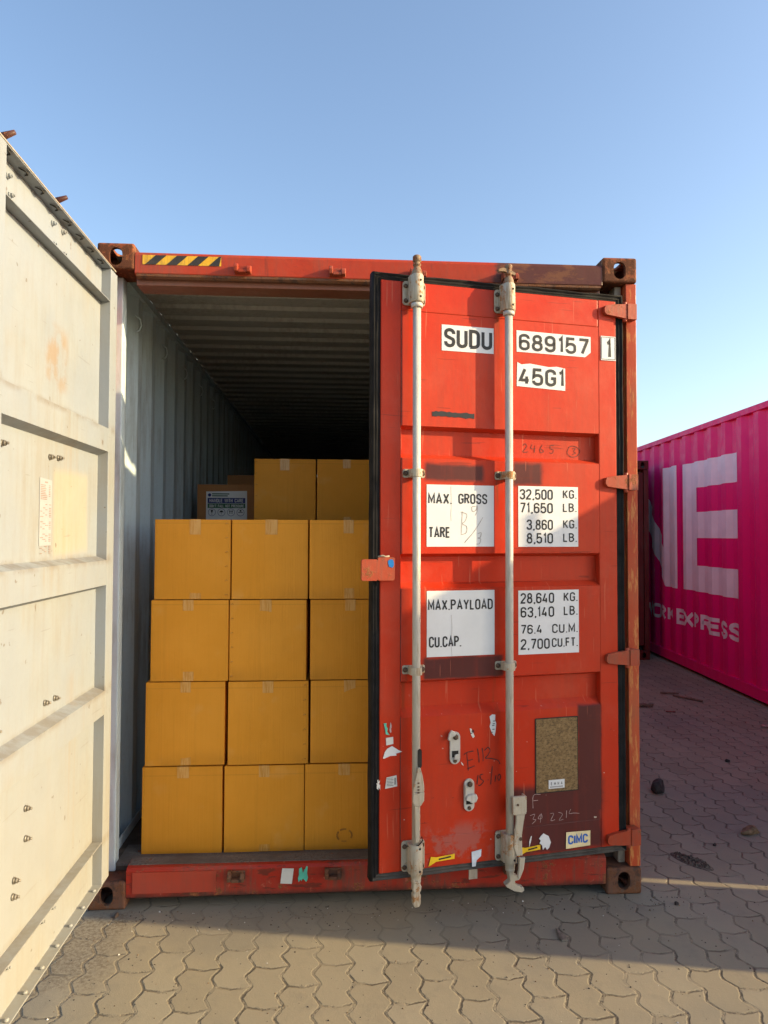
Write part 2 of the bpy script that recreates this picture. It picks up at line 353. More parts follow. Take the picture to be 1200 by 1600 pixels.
def door_extra(b, c, n1, n2, fine):
    x, z = b.x, b.z
    ms = [b.rect(x, z, 0.215, 0.482, 1.842, 1.912, 0.012, 0.03, n2), b.rect(x, z, 0.618, 0.755, 1.825, 1.93, 0.016, 0.04, n2),
          b.rect(x, z, 0.212, 0.572, 1.008, 1.10, 0.010, 0.03, n2), b.rect(x, z, 0.925, 1.042, 0.40, 0.865, 0.008, 0.02, n2),
          b.rect(x, z, 0.60, 1.045, 0.235, 0.53, 0.022, 0.05, n2)]
    m = ms[0]
    for k in ms[1:]: m = b.math('MAXIMUM', m, k)
    streak = b.noise(30, 3, 0.6, stretch=(1, 1, 0.06))
    m = b.math('MULTIPLY', m, b.ramp(streak, 0.15, 0.5, 0.80, 0.97))
    c = b.mix(m, c, (0.075, 0.021, 0.020))
    # pale scuffs near the bottom rail
    d = b.math('ADD', x, b.math('MULTIPLY', z, -0.9))
    sc = b.noise(7, 5, 0.7, stretch=(1.0, 1, 1.0), off=(4, 0, 1))
    s_ = b.math('MULTIPLY', b.rect(x, z, 0.22, 0.50, 0.24, 0.40, 0.03, 0.08, n2), b.ramp(sc, 0.47, 0.56))
    c = b.mix(b.math('MULTIPLY', s_, 0.55), c, (0.30, 0.13, 0.11))
    scr = b.noise(11, 2, 0.4, stretch=(0.35, 1, 7), off=(2, 4, 9)); c = b.mix(b.math('MULTIPLY', b.ramp(scr, 0.69, 0.71), 0.5), c, (0.12, 0.02, 0.012))
    scv = b.noise(11, 2, 0.4, stretch=(8, 1, 0.3), off=(7, 4, 2)); c = b.mix(b.math('MULTIPLY', b.ramp(scv, 0.69, 0.71), 0.4), c, (0.55, 0.16, 0.09))
    chk = b.noise(2.6, 6, 0.7, off=(9, 9, 9)); c = b.mix(b.math('MULTIPLY', b.ramp(chk, 0.50, 0.66), 0.20), c, (0.50, 0.10, 0.06))
    for ux in (0.170, 0.583):
        run = b.math('MULTIPLY', b.ramp(b.math('ABSOLUTE', b.math('SUBTRACT', x, ux - 0.036)), 0.016, 0.004), b.ramp(b.noise(24, 4, 0.7, stretch=(2, 1, 0.12)), 0.42, 0.62))
        zz_ = b.math('MAXIMUM', b.rect(x, z, 0, 1.2, 2.36, 2.60, 0.05), b.math('MAXIMUM', b.rect(x, z, 0, 1.2, 1.70, 1.86, 0.05), b.rect(x, z, 0, 1.2, 0.86, 1.04, 0.05)))
        c = b.mix(b.math('MULTIPLY', b.math('MULTIPLY', run, zz_), 0.55), c, (0.16, 0.045, 0.018))
    # small chips
    ch = b.noise(42, 2, 0.5, off=(9, 2, 4))
    low = b.ramp(z, 1.1, 0.4)
    c = b.mix(b.math('MULTIPLY', b.ramp(ch, 0.735, 0.75), low), c, (0.5, 0.42, 0.36))
    c = b.mix(b.math('MULTIPLY', b.ramp(b.noise(30, 3, 0.6, off=(1, 7, 4)), 0.70, 0.74), low), c, (0.09, 0.03, 0.02))
    return c
m_door = paint('door_orange_paint', (0.46, 0.026, 0.006), (0.475, 0.042, 0.014), rust=0.06, dirt=0.22, seed=4, extra=door_extra, rough=0.42, dirtcol=(0.16, 0.04, 0.025), spec=0.2)
def cream_extra(b, c, n1, n2, fine):
    y, z = b.y, b.z
    runs = b.noise(16, 3, 0.6, stretch=(1, 1, 0.05), off=(2, 5, 0)); k = b.noise(1.5, 3, 0.6, off=(7, 7, 7))
    c = b.mix(b.math('MULTIPLY', b.math('MULTIPLY', b.ramp(runs, 0.52, 0.66), b.ramp(k, 0.42, 0.62)), 0.28), c, (0.26, 0.19, 0.11))
    m1 = b.math('MULTIPLY', b.ramp(n2, 0.40, 0.62), b.rect(y, z, -0.74, -0.56, 2.13, 2.33, 0.03, 0.08, n2))
    c = b.mix(b.math('MULTIPLY', m1, 0.6), c, (0.24, 0.15, 0.07))
    # yellowed touch-up squares
    m2 = b.rect(y, z, -0.66, -0.33, 1.54, 1.84, 0.02, 0.06, n1)
    c = b.mix(b.math('MULTIPLY', m2, 0.35), c, (0.40, 0.34, 0.20))
    # ledge grime on top of each rib
    for zz in (2.045, 1.512, 0.985, 0.38):
        g = b.math('MULTIPLY', b.ramp(b.math('ABSOLUTE', b.math('SUBTRACT', z, zz)), 0.03, 0.004), b.ramp(n2, 0.35, 0.62))
        c = b.mix(b.math('MULTIPLY', g, 0.55), c, (0.15, 0.12, 0.09))
    scr = b.noise(9, 2, 0.4, stretch=(1, 0.5, 9), off=(1, 9, 3)); c = b.mix(b.math('MULTIPLY', b.ramp(scr, 0.72, 0.74), 0.3), c, (0.13, 0.11, 0.09))
    drp = b.noise(34, 2, 0.5, stretch=(1, 1, 0.035), off=(6, 2, 8)); c = b.mix(b.math('MULTIPLY', b.math('MULTIPLY', b.ramp(drp, 0.64, 0.72), b.ramp(n1, 0.48, 0.62)), 0.28), c, (0.24, 0.155, 0.06))
    low = b.math('MULTIPLY', b.ramp(b.math('ADD', z, b.math('MULTIPLY', n1, 0.4)), 1.4, 0.5), 0.35); c = b.mix(low, c, (0.30, 0.27, 0.20))  # warm bounce from the sunlit ground painted in, yellower towards the bottom
    sp = b.noise(26, 2, 0.5, off=(3, 1, 4))
    return b.mix(b.math('MULTIPLY', b.ramp(sp, 0.72, 0.75), 0.7), c, (0.12, 0.09, 0.07))
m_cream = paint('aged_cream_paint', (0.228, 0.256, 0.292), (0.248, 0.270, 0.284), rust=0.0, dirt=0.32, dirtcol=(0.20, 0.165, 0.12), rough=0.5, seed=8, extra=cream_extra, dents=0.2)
m_wall = paint('blue_grey_lining', (0.50, 0.61, 0.66), (0.58, 0.68, 0.72), rust=0.12, dirt=0.5, dirtcol=(0.20, 0.19, 0.15), rough=0.55, seed=9, dents=0.35)
m_roofin = paint('roof_lining', (0.36, 0.355, 0.33), (0.42, 0.41, 0.38), rust=0.10, dirt=0.45, dirtcol=(0.14, 0.12, 0.09), rough=0.6, seed=10)
m_floor = plain('plywood_floor', (0.075, 0.055, 0.042), 0.75, 0.5, sc=9, bump=0.3)
m_plate = paint('threshold_plate', (0.10, 0.085, 0.075), (0.20, 0.18, 0.16), rust=0.5, dirt=0.9, dirtcol=(0.05, 0.04, 0.035), rough=0.6, seed=11, scale=4)
m_rod = paint('galvanised_white_paint', (0.46, 0.44, 0.40), (0.56, 0.54, 0.49), rust=0.34, dirt=0.6, dirtcol=(0.24, 0.19, 0.12), rough=0.4, seed=13, scale=3.5, rustcol=(0.22, 0.12, 0.05))
m_brk = paint('bracket_paint', (0.40, 0.36, 0.28), (0.50, 0.45, 0.36), rust=0.6, dirt=0.8, dirtcol=(0.25, 0.17, 0.09), rough=0.5, seed=14, scale=4, rustcol=(0.20, 0.10, 0.04))
m_cam = paint('rusty_cam', (0.24, 0.16, 0.10), (0.32, 0.24, 0.16), rust=0.75, dirt=0.7, rough=0.7, seed=15, scale=5)
m_bolt = plain('rusty_bolt', (0.10, 0.065, 0.045), 0.6, 0.4, 0.3, 60, 0.3)
m_boltgrey = plain('galvanised_bolt', (0.22, 0.20, 0.17), 0.45, 0.35, 0.5, 60)
m_dark = plain('dark_recess', (0.02, 0.018, 0.016), 0.8, 0.3)
m_white = plain('white_vinyl', (0.66, 0.67, 0.68), 0.38, 0.04, sc=8)
m_ink = plain('black_print', (0.02, 0.02, 0.022), 0.45, 0.2)
m_paper = plain('thin_paper', (0.62, 0.60, 0.56), 0.6, 0.04)
m_redink = plain('faded_red_print', (0.25, 0.17, 0.15), 0.6, 0.2)
m_pencil = plain('pencil_line', (0.28, 0.24, 0.23), 0.7, 0.2)
m_chalk = plain('chalk_line', (0.42, 0.30, 0.29), 0.8, 0.3)
m_marker = plain('dark_marker', (0.07, 0.014, 0.012), 0.6, 0.3)
m_yellow = plain('yellow_vinyl', (0.78, 0.50, 0.02), 0.4, 0.1)
m_haz = paint('hazard_yellow', (0.72, 0.38, 0.02), (0.8, 0.46, 0.04), rust=0.45, dirt=0.4, seed=17, scale=4)
m_hazb = paint('hazard_black', (0.03, 0.03, 0.03), (0.05, 0.045, 0.04), rust=0.35, dirt=0.4, seed=18, scale=4)
m_green = plain('green_sticker', (0.10, 0.48, 0.36), 0.5, 0.15)
m_blue = plain('blue_print', (0.03, 0.12, 0.42), 0.45, 0.1)
m_navy = plain('navy_print', (0.02, 0.03, 0.16), 0.5, 0.1)
m_dgreen = plain('dark_green_print', (0.02, 0.10, 0.05), 0.5, 0.1)
m_bluepaint = plain('blue_paint_smear', (0.01, 0.16, 0.50), 0.4, 0.15)
m_cimcbg = plain('pale_yellow_sticker', (0.72, 0.60, 0.34), 0.5, 0.15)
def csc_mat():
    b = NB('tarnished_data_plate'); n = b.noise(70, 6, 0.8); k = b.noise(90, 3, 0.6); g = b.noise(90, 2, 0.5, stretch=(1, 1, 3))
    c = b.mix(b.ramp(n, 0.30, 0.70), (0.12, 0.075, 0.03), (0.27, 0.18, 0.085))
    c = b.mix(b.math('MULTIPLY', b.ramp(g, 0.55, 0.62), 0.6), c, (0.05, 0.035, 0.02))
    return b.done(c, 0.5, 0.35, b.bump(k, 0.3, 0.002))
m_csc = csc_mat()
def card_mat(name, base, base2):
    b = NB(name)
    oi = b.t.nodes.new('ShaderNodeObjectInfo'); rnd = oi.outputs['Random']
    add = b.t.nodes.new('ShaderNodeVectorMath'); add.operation = 'ADD'; b.t.links.new(b.obj, add.inputs[0])
    cmb = b.t.nodes.new('ShaderNodeCombineXYZ')
    for i in range(3): b.t.links.new(b.math('MULTIPLY', rnd, 37.0 + i * 11), cmb.inputs[i])
    b.t.links.new(cmb.outputs[0], add.inputs[1]); v = add.outputs[0]
    n1 = b.noise(3, 4, 0.6, vec=v); flute = b.noise(150, 2, 0.5, stretch=(1, 1, 0.015), vec=v); fl2 = b.noise(45, 3, 0.7, stretch=(1, 1, 0.02), vec=v)
    fine = b.noise(110, 4, 0.7, vec=v); blot = b.noise(9, 3, 0.5, vec=v)
    c = b.mix(b.ramp(n1, 0.3, 0.7), base, base2)
    c = b.mix(b.math('MULTIPLY', b.ramp(fl2, 0.5, 0.72), 0.13), c, tuple(x * 0.62 for x in base))
    c = b.mix(b.math('MULTIPLY', b.ramp(b.math('ABSOLUTE', b.math('SUBTRACT', b.z, 0.352)), 0.004, 0.001), 0.22), c, tuple(x * 0.5 for x in base))
    c = b.mix(b.math('MULTIPLY', b.ramp(fine, 0.55, 0.8), 0.15), c, tuple(x * 0.5 for x in base))
    c = b.mix(b.math('MULTIPLY', b.ramp(blot, 0.60, 0.74), 0.16), c, (0.80, 0.46, 0.16))
    c = b.mix(b.math('MULTIPLY', b.ramp(b.math('FRACT', b.math('MULTIPLY', rnd, 7.3)), 0.0, 1.0), 0.30), c, tuple(x * 0.7 for x in base))
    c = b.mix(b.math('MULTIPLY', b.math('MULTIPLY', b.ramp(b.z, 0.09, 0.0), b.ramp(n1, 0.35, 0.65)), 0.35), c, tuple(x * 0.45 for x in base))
    h = b.math('ADD', b.math('MULTIPLY', flute, 0.25), b.math('ADD', b.math('MULTIPLY', fl2, 0.35), b.math('MULTIPLY', n1, 1.5)))
    return b.done(c, 0.62, 0, b.bump(h, 0.5, 0.007), spec=0.3)
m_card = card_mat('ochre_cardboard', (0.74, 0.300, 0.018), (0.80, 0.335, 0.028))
m_cardshade = card_mat('shaded_cardboard', (0.40, 0.17, 0.055), (0.45, 0.20, 0.065))  # cardboard darkened to paint in the shade deep inside the container
def tape_mat():
    b = NB('clear_tape'); n = b.noise(40, 3, 0.6, stretch=(3, 1, 0.3))
    return b.done(b.mix(b.ramp(n, 0.4, 0.6), (0.60, 0.27, 0.045), (0.68, 0.36, 0.10)), 0.2)
m_tape = tape_mat()
MAG = (0.78, 0.002, 0.16)
m_pink = paint('magenta_paint', MAG, (0.80, 0.004, 0.18), rust=0.0, dirt=0.06, rough=0.45, seed=20, dents=0.12)
m_pinkw = plain('white_livery_paint', (0.80, 0.74, 0.76), 0.5, 0.06, sc=4)
m_dred = paint('dark_red_paint', (0.11, 0.016, 0.014), (0.14, 0.02, 0.018), rust=0.25, dirt=0.5, seed=21)
m_grey = plain('dull_grey_lining', (0.3, 0.3, 0.3), 0.6, 0.15)

def ground_mat():
    b = NB('interlocking_pavers')
    dn = b.noise(5, 3, 0.5); wob = b.math('ADD', b.math('MULTIPLY', b.math('SUBTRACT', dn, 0.5), 0.030), b.math('MULTIPLY', b.math('SUBTRACT', b.noise(45, 4, 0.7), 0.5), 0.010))
    x = b.math('ADD', b.x, wob); y = b.math('SUBTRACT', b.y, wob)
    W, Lh = 0.124, 0.236
    tri = b.math('PINGPONG', b.math('ADD', y, 50.0), Lh / 4)
    zig = b.math('MULTIPLY', b.math('DIVIDE', b.math('SUBTRACT', tri, 0.006), Lh / 4 - 0.012, clamp=True), 0.024)
    xs = b.math('ADD', b.math('ADD', x, 60.0), zig)
    q = b.math('DIVIDE', xs, W); col = b.math('FLOOR', q); fx = b.math('FRACT', q)
    d1 = b.math('MULTIPLY', b.math('MINIMUM', fx, b.math('SUBTRACT', 1.0, fx)), W)
    tri2 = b.math('MULTIPLY', b.math('PINGPONG', xs, W / 2), 0.22)
    ys = b.math('ADD', b.math('ADD', b.math('ADD', y, 50.0), tri2), b.math('MULTIPLY', b.math('MODULO', col, 2.0), Lh / 2))
    q2 = b.math('DIVIDE', ys, Lh); row = b.math('FLOOR', q2); fy = b.math('FRACT', q2)
    d2 = b.math('MULTIPLY', b.math('MINIMUM', fy, b.math('SUBTRACT', 1.0, fy)), Lh)
    d = b.math('MINIMUM', d1, b.math('ADD', d2, 0.0008))
    n_f = b.noise(70, 5, 0.7); n_m = b.noise(12, 5, 0.65); n_l = b.noise(1.3, 4, 0.6); grit = b.noise(260, 3, 0.7)
    de = b.math('ADD', d, b.math('MULTIPLY', b.math('SUBTRACT', n_f, 0.5), 0.009))
    j = b.ramp(de, 0.0058, 0.0018)                      # 1 in the joint
    mud = b.math('MAXIMUM', b.rect(b.x, b.y, 0.35, 1.85, -0.34, 0.3, 0.12, 0.3, n_m), b.math('MULTIPLY', b.ramp(n_l, 0.54, 0.64), 0.8))
    fill = b.math('MAXIMUM', b.ramp(n_m, 0.44, 0.60), b.math('MULTIPLY', mud, 0.85))                       # sand fills some joints
    jj = b.math('MULTIPLY', j, b.math('SUBTRACT', 1.0, b.math('MULTIPLY', fill, 0.85)))
    wn = b.t.nodes.new('ShaderNodeTexWhiteNoise'); wn.noise_dimensions = '2D'
    cv = b.t.nodes.new('ShaderNodeCombineXYZ'); b.t.links.new(col, cv.inputs[0]); b.t.links.new(row, cv.inputs[1]); b.t.links.new(cv.outputs[0], wn.inputs['Vector'])
    cr = wn.outputs['Value']
    c = b.mix(cr, (0.222, 0.192, 0.140), (0.268, 0.236, 0.176))
    c = b.mix(b.math('MULTIPLY', b.ramp(n_l, 0.35, 0.7), 0.5), c, (0.28, 0.238, 0.168))
    c = b.mix(b.math('MULTIPLY', b.ramp(b.noise(0.9, 3, 0.6, off=(4, 2, 0)), 0.45, 0.62), 0.35), c, (0.15, 0.145, 0.135))
    c = b.mix(b.math('MULTIPLY', b.ramp(n_m, 0.5, 0.75), 0.35), c, (0.165, 0.146, 0.118))
    c = b.mix(b.math('MULTIPLY', b.ramp(grit, 0.55, 0.75), 0.25), c, (0.115, 0.095, 0.074))
    c = b.mix(b.math('MULTIPLY', b.ramp(grit, 0.42, 0.25), 0.2), c, (0.36, 0.31, 0.24))
    # oily stain by the left corner and a damp grey zone towards the right
    st = b.math('MULTIPLY', b.rect(b.x, b.y, -0.15, 0.22, -0.55, -0.02, 0.06, 0.35, n_m), b.ramp(n_f, 0.40, 0.62))
    c = b.mix(b.math('MULTIPLY', st, 0.55), c, (0.07, 0.045, 0.03))
    c = b.mix(b.math('MULTIPLY', jj, 0.75), c, (0.07, 0.058, 0.048))
    edge = b.ramp(de, 0.0012, 0.0085)                     # rounded shoulders
    hb = b.math('ADD', b.math('MAXIMUM', edge, b.math('MULTIPLY', fill, 0.82)), b.math('MULTIPLY', cr, 0.22))
    slope = b.math('MULTIPLY', b.math('SUBTRACT', fx, 0.5), b.math('SUBTRACT', cr, 0.5))
    hb = b.math('ADD', hb, b.math('MULTIPLY', slope, 0.5))
    hs = b.math('ADD', b.math('MULTIPLY', n_m, 0.45), b.math('MULTIPLY', n_f, 0.30))
    nn = b.bump(hb, 0.8, 0.0065); nn = b.bump(hs, 0.42, 0.007, nn); nn = b.bump(grit, 0.5, 0.0016, nn)
    return b.done(c, 0.85, 0, nn, spec=0.2)

# ------------------------------------------------------------------ ground
g = MB(); g.face([(-600, -600, 0), (900, -600, 0), (900, 1200, 0), (-600, 1200, 0)])
tag(g.build('ground', ground_mat(), recalc=False), kind='structure')

# ------------------------------------------------------------------ casting (boolean cut once, reused)
def casting_mesh(name, mat):
    a = MB(); a.box(0, 0.162, 0, 0.178, 0, 0.118)
    bmesh.ops.bevel(a.bm, geom=a.bm.edges[:], offset=0.011, segments=3, profile=0.5, affect='EDGES')
    o = a.build('corner_casting', mat)
    cut = MB()
    cut.box(0.014, 0.148, 0.022, 0.160, 0.014, 0.106); c1 = cut.build('cutter', m_dark)
    cut = MB(); cut.poly([obround(0.082, 0.057, 0.056, 0.080)], -0.02, 0.09); c2 = cut.build('cutter', m_dark)
    cut = MB(); cut.poly([obround(0.089, 0.057, 0.056, 0.080)], -0.02, 0.09, plane='yz'); c3 = cut.build('cutter', m_dark)
    cut = MB(); cut.poly([obround(0.081, 0.092, 0.062, 0.118)], 0.06, 0.14, plane='xy'); c4 = cut.build('cutter', m_dark)
    for c in (c1, c2, c3, c4):
        m = o.modifiers.new('cut', 'BOOLEAN'); m.object = c; m.operation = 'DIFFERENCE'; m.solver = 'EXACT'
    bpy.context.view_layer.update()
    me = bpy.data.meshes.new_from_object(o.evaluated_get(bpy.context.evaluated_depsgraph_get()))
    me.name = name
    for q in (o, c1, c2, c3, c4): bpy.data.objects.remove(q)
    me.materials.clear(); me.materials.append(mat)
    for p in me.polygons: p.material_index = 0
    return me
def castings(root, me_top, me_bot, Wd, Ln, Ht, ys=(0, 1)):
    for top in (0, 1):
        for sx in (0, 1):
            for sy in ys:
                o = bpy.data.objects.new('corner_casting', me_top if top else me_bot); COL.objects.link(o); o.parent = root
                o.location = (Wd if sx else 0, Ln if sy else 0, Ht - 0.118 if top else 0.118)
                o.scale = (-1 if sx else 1, -1 if sy else 1, 1 if top else -1)
                if not top: o.location.z = 0.118
me_cast = casting_mesh('corner_casting', m_cast); me_castlow = casting_mesh('corner_casting_low', m_castlow)

def corr_profile(L0, L1, pitch=0.278, depth=0.036, phase=0.0):
    """points (s, d) of a trapezoid corrugation between L0 and L1; d from 0 (outer) to depth (inner)"""
    pts = [(L0, 0.0)]; s = L0 + phase
    while s + pitch < L1:
        k_ = pitch / 0.278
        for ds, d in ((0.0, 0.0), (0.068 * k_, depth), (0.138 * k_, depth), (0.206 * k_, 0.0)):
            if s + ds > L0 + 1e-6: pts.append((s + ds, d))
        s += pitch
    pts.append((L1, 0.0)); return pts
def corr_d(prof, s):
    for (a, da), (b, db) in zip(prof, prof[1:]):
        if a <= s <= b: return da if b == a else da + (db - da) * (s - a) / (b - a)
    return 0.0

WD, HT, LN = 2.438, 2.896, 12.192
# ================================================================== the orange container
box = tag(empty('shipping_container'), 'open orange forty foot shipping container with ochre cartons inside and its right door ajar', 'shipping container')
def side_wall(root, name, Ln, z0, z1, right, m_in, m_out, Wd, phase=0.0, y0=0.12):
    prof = corr_profile(y0, Ln - 0.12, phase=phase); mb = MB()
    for t, mi in ((0.0, 1), (0.0032, 0)):
        for (a, da), (b_, db) in zip(prof, prof[1:]):
            xa, xb = 0.010 + da + t, 0.010 + db + t
            if right: xa, xb = Wd - xa, Wd - xb
            mb.face([(xa, a, z0), (xb, b_, z0), (xb, b_, z1), (xa, a, z1)], mi)
    return mb.build(name, [m_in, m_out], root, recalc=False, weld=0)
side_wall(box, 'side_wall', LN, 0.12, 2.84, False, m_wall, m_orange, WD, phase=0.03)
side_wall(box, 'side_wall', LN, 0.12, 2.84, True, m_wall, m_orange, WD, phase=0.03)
mb = MB()                                         # roof, transverse corrugation
prof = corr_profile(0.30, LN - 0.3, pitch=0.209, depth=0.020)
prof = [(0.30, 0.0)]; s = 0.34
while s + 0.209 < LN - 0.3:
    for ds, d in ((0.0, 0), (0.014, 0.020), (0.105, 0.020), (0.119, 0)): prof.append((s + ds, d))
    s += 0.209
prof.append((LN - 0.1, 0))
prof = [(0.10, 0.0)] + prof
for t, mi in ((0, 1), (-0.002, 0)):
    for (a, da), (b_, db) in zip(prof, prof[1:]):
        mb.face([(0.05, a, 2.872 - da + t), (WD - 0.05, a, 2.872 - da + t), (WD - 0.05, b_, 2.872 - db + t), (0.05, b_, 2.872 - db + t)], mi)
mb.build('roof', [m_roofin, m_orange], box, recalc=False, weld=0)
for x0 in (0.0, WD - 0.06):                       # top side rails
    xx = x0 if x0 == 0 else x0 + 0.053
    mb = MB(); mb.box(xx, xx + 0.007, 0.178, LN - 0.178, 2.80, 2.885); mb.build('top_rail', m_orange, box)
for x0 in (0.001, WD - 0.009):
    mb = MB(); mb.box(x0, x0 + 0.008, 0.178, LN - 0.178, 0.03, 0.155); mb.build('bottom_rail', m_sill, box, bevel=0.004)
mb = MB(); prof = corr_profile(0.1, WD - 0.1, phase=0.05)
for t, mi in ((0, 1), (0.003, 0)):
    for (a, da), (b_, db) in zip(prof, prof[1:]):
        ya, yb = LN - 0.02 - da - t, LN - 0.02 - db - t
        mb.face([(a, ya, 0.12), (b_, yb, 0.12), (b_, yb, 2.85), (a, ya, 2.85)], mi)
mb.build('end_wall', [m_wall, m_orange], box, recalc=False, weld=0)
for x0 in (0.0, WD - 0.1):
    mb = MB(); mb.box(x0, x0 + 0.1, LN - 0.1, LN, 0.118, HT - 0.118); mb.build('corner_post', m_orange, box, bevel=0.006)
mb = MB(); mb.box(0.055, WD - 0.055, 0.11, LN - 0.1, 0.120, 0.150)
mb.build('floor', m_floor, box)
mb = MB()
for k in range(34): mb.box(0.056, WD - 0.056, 0.5 + k * 0.34, 0.545 + k * 0.34, 0.03, 0.124)
build_split(mb, 'cross_member', m_sill, box)
for x0 in (0.0605, WD - 0.0635):
    mb = MB(); mb.box(x0 - 0.048 if x0 < 1 else x0, x0 + 0.003 if x0 < 1 else x0 + 0.051, 0.17, LN - 0.17, 2.812, 2.8515); mb.box(x0 - 0.052 if x0 < 1 else x0 + 0.004, x0 - 0.012 if x0 < 1 else x0 + 0.052, 0.17, LN - 0.17, 2.8517, 2.884); mb.build('rail_lining', m_wall, box)
    mb = MB(); mb.box(x0 - 0.003 if x0 < 1 else x0 + 0.003, x0 if x0 < 1 else x0 + 0.006, 0.17, LN - 0.17, 0.1505, 0.20); mb.build('rail_lining', m_wall, box)
# header
mb = MB()
mb.poly([[(0.0, 2.764), (0.012, 2.757), (0.16, 2.757), (0.16, 2.866), (0.035, 2.866), (0.005, 2.858), (0.0, 2.845)]], 0.162, WD - 0.162, plane='yz')
for v in mb.bm.verts: v.co.y += 0.004
def hdr_extra(b, c, n1, n2, fine):
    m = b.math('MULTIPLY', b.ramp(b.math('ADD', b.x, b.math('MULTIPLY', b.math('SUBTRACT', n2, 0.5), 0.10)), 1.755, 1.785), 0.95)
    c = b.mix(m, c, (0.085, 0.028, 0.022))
    k = b.math('MULTIPLY', m, b.ramp(b.noise(14, 5, 0.7, stretch=(0.4, 1, 1)), 0.50, 0.60)); c = b.mix(b.math('MULTIPLY', k, 0.7), c, (0.20, 0.075, 0.03))
    return b.mix(b.math('MULTIPLY', b.ramp(b.noise(22, 4, 0.7, stretch=(1, 1, 0.15)), 0.60, 0.68), 0.35), c, (0.12, 0.03, 0.02))
m_header = paint('header_paint', ORANGE, ORANGE2, rust=0.28, dirt=0.4, seed=1, scale=1.6, extra=hdr_extra)
hd = mb.build('header', m_header, box, bevel=0.003)
mb = MB(); mb.poly([[(0.0, 2.752), (0.010, 2.744), (0.026, 2.744), (0.026, 2.756), (0.0, 2.762)]], 0.170, WD - 0.17, plane='yz')
for v in mb.bm.verts: v.co.y += 0.006
mb.build('drip_lip', m_castlow, box)
mb = MB(); mb.box(0.162, WD - 0.162, 0.168, 0.33, 2.845, 2.868); mb.box(0.162, 0.40, 0.168, 0.30, 2.80, 2.844); mb.build('header_extension', m_roofin, box, bevel=0.003)
mb = MB(); mb.box(0.162, WD - 0.162, 0.040, 0.16, 2.722, 2.7565); mb.build('header_soffit', paint('bounce_tinted_soffit', (0.22, 0.085, 0.055), (0.28, 0.13, 0.09), rust=0.4, dirt=0.5, seed=33), box, bevel=0.003)  # pinkish bounce light put into the worn soffit colour
# hazard stripes on the header
mb = MB(); x0, x1, z0, z1 = 0.197, 0.540, 2.803, 2.845
mb.face([(x0, 0.0028, z0), (x1, 0.0028, z0), (x1, 0.0028, z1), (x0, 0.0028, z1)], 0)
mb.bm.normal_update()
k = x0 + 0.012
def clipx(v): return max(x0, min(x1, v))
while k < x1 + 0.03:
    a = [(k, z0), (k + 0.046, z0), (k + 0.046 + 0.046, z1), (k + 0.046, z1)]
    a = [(clipx(px), pz) for px, pz in a]
    if a[1][0] - a[0][0] > 0.002 or a[2][0] - a[3][0] > 0.002: mb.face([(px, 0.0018, pz) for px, pz in a], 1)
    k += 0.092
mb.build('hazard_stripe', [m_haz, m_hazb], box, recalc=False, weld=0)
# cam keepers on header and sill
def keeper(x, zc, mat, y=0.002, flip=1):
    mb = MB()
    mb.box(x - 0.038, x + 0.038, y - 0.006, y, zc - 0.022, zc + 0.018)
    mb.poly([[(0, zc - 0.022), (-0.034, zc - 0.018), (-0.040, zc + 0.004), (-0.018, zc + 0.022), (0, zc + 0.022)]], x - 0.036, x - 0.020, plane='yz')
    mb.poly([[(0, zc - 0.020), (-0.034, zc - 0.020), (-0.036, zc - 0.002), (-0.02, zc + 0.012), (0, zc + 0.014)]], x + 0.018, x + 0.036, plane='yz')
    mb.box(x - 0.02, x + 0.018, y - 0.034, y - 0.0062, zc - 0.022, zc - 0.008)
    return mb.build('cam_keeper', mat, box, bevel=0.003)
for x in (0.637, 1.056, 1.42, 1.84): keeper(x, 2.790, m_worn)
for x in (0.633, 1.052, 1.42, 1.84): keeper(x, 0.137, m_castlow)
# sill
mb = MB()
mb.poly([[(0.0, 0.048), (0.0, 0.160), (0.010, 0.171), (0.03, 0.1735), (0.10, 0.1735), (0.10, 0.036), (0.02, 0.036)]], 0.162, WD - 0.162, plane='yz')
for v in mb.bm.verts: v.co.y += 0.006
mb.build('sill', m_sill, box, bevel=0.003)
mb = MB(); mb.box(0.19, 0.545, 0.002, 0.0055, 0.066, 0.155); mb.build('sill_patch', paint('repainted_patch', (0.38, 0.045, 0.022), (0.40, 0.06, 0.034), rust=0.2, dirt=0.35, seed=31), box)
mb = MB(); mb.box(0.166, WD - 0.166, 0.034, 0.106, 0.1740, 0.1765); mb.box(0.09, WD - 0.09, 0.1075, 0.30, 0.1400, 0.1512)
mb.build('threshold_plate', m_plate, box)
mb = MB(); mb.face([(0.822, 0.0012, 0.093), (0.872, 0.0012, 0.090), (0.880, 0.0012, 0.156), (0.830, 0.0012, 0.158)]); mb.build('sticker', m_paper, box, recalc=False)
mb = MB()
for sd_ in (1, 2): mb.poly([ragged(0.897 + 0.02 * (sd_ - 1), 0.925 + 0.02 * (sd_ - 1), 0.092, 0.166, 14, 0.5, sd_)], 0.0005 + 0.001 * sd_, 0.0016 + 0.001 * sd_)
mb.build('torn_sticker', m_green, box)
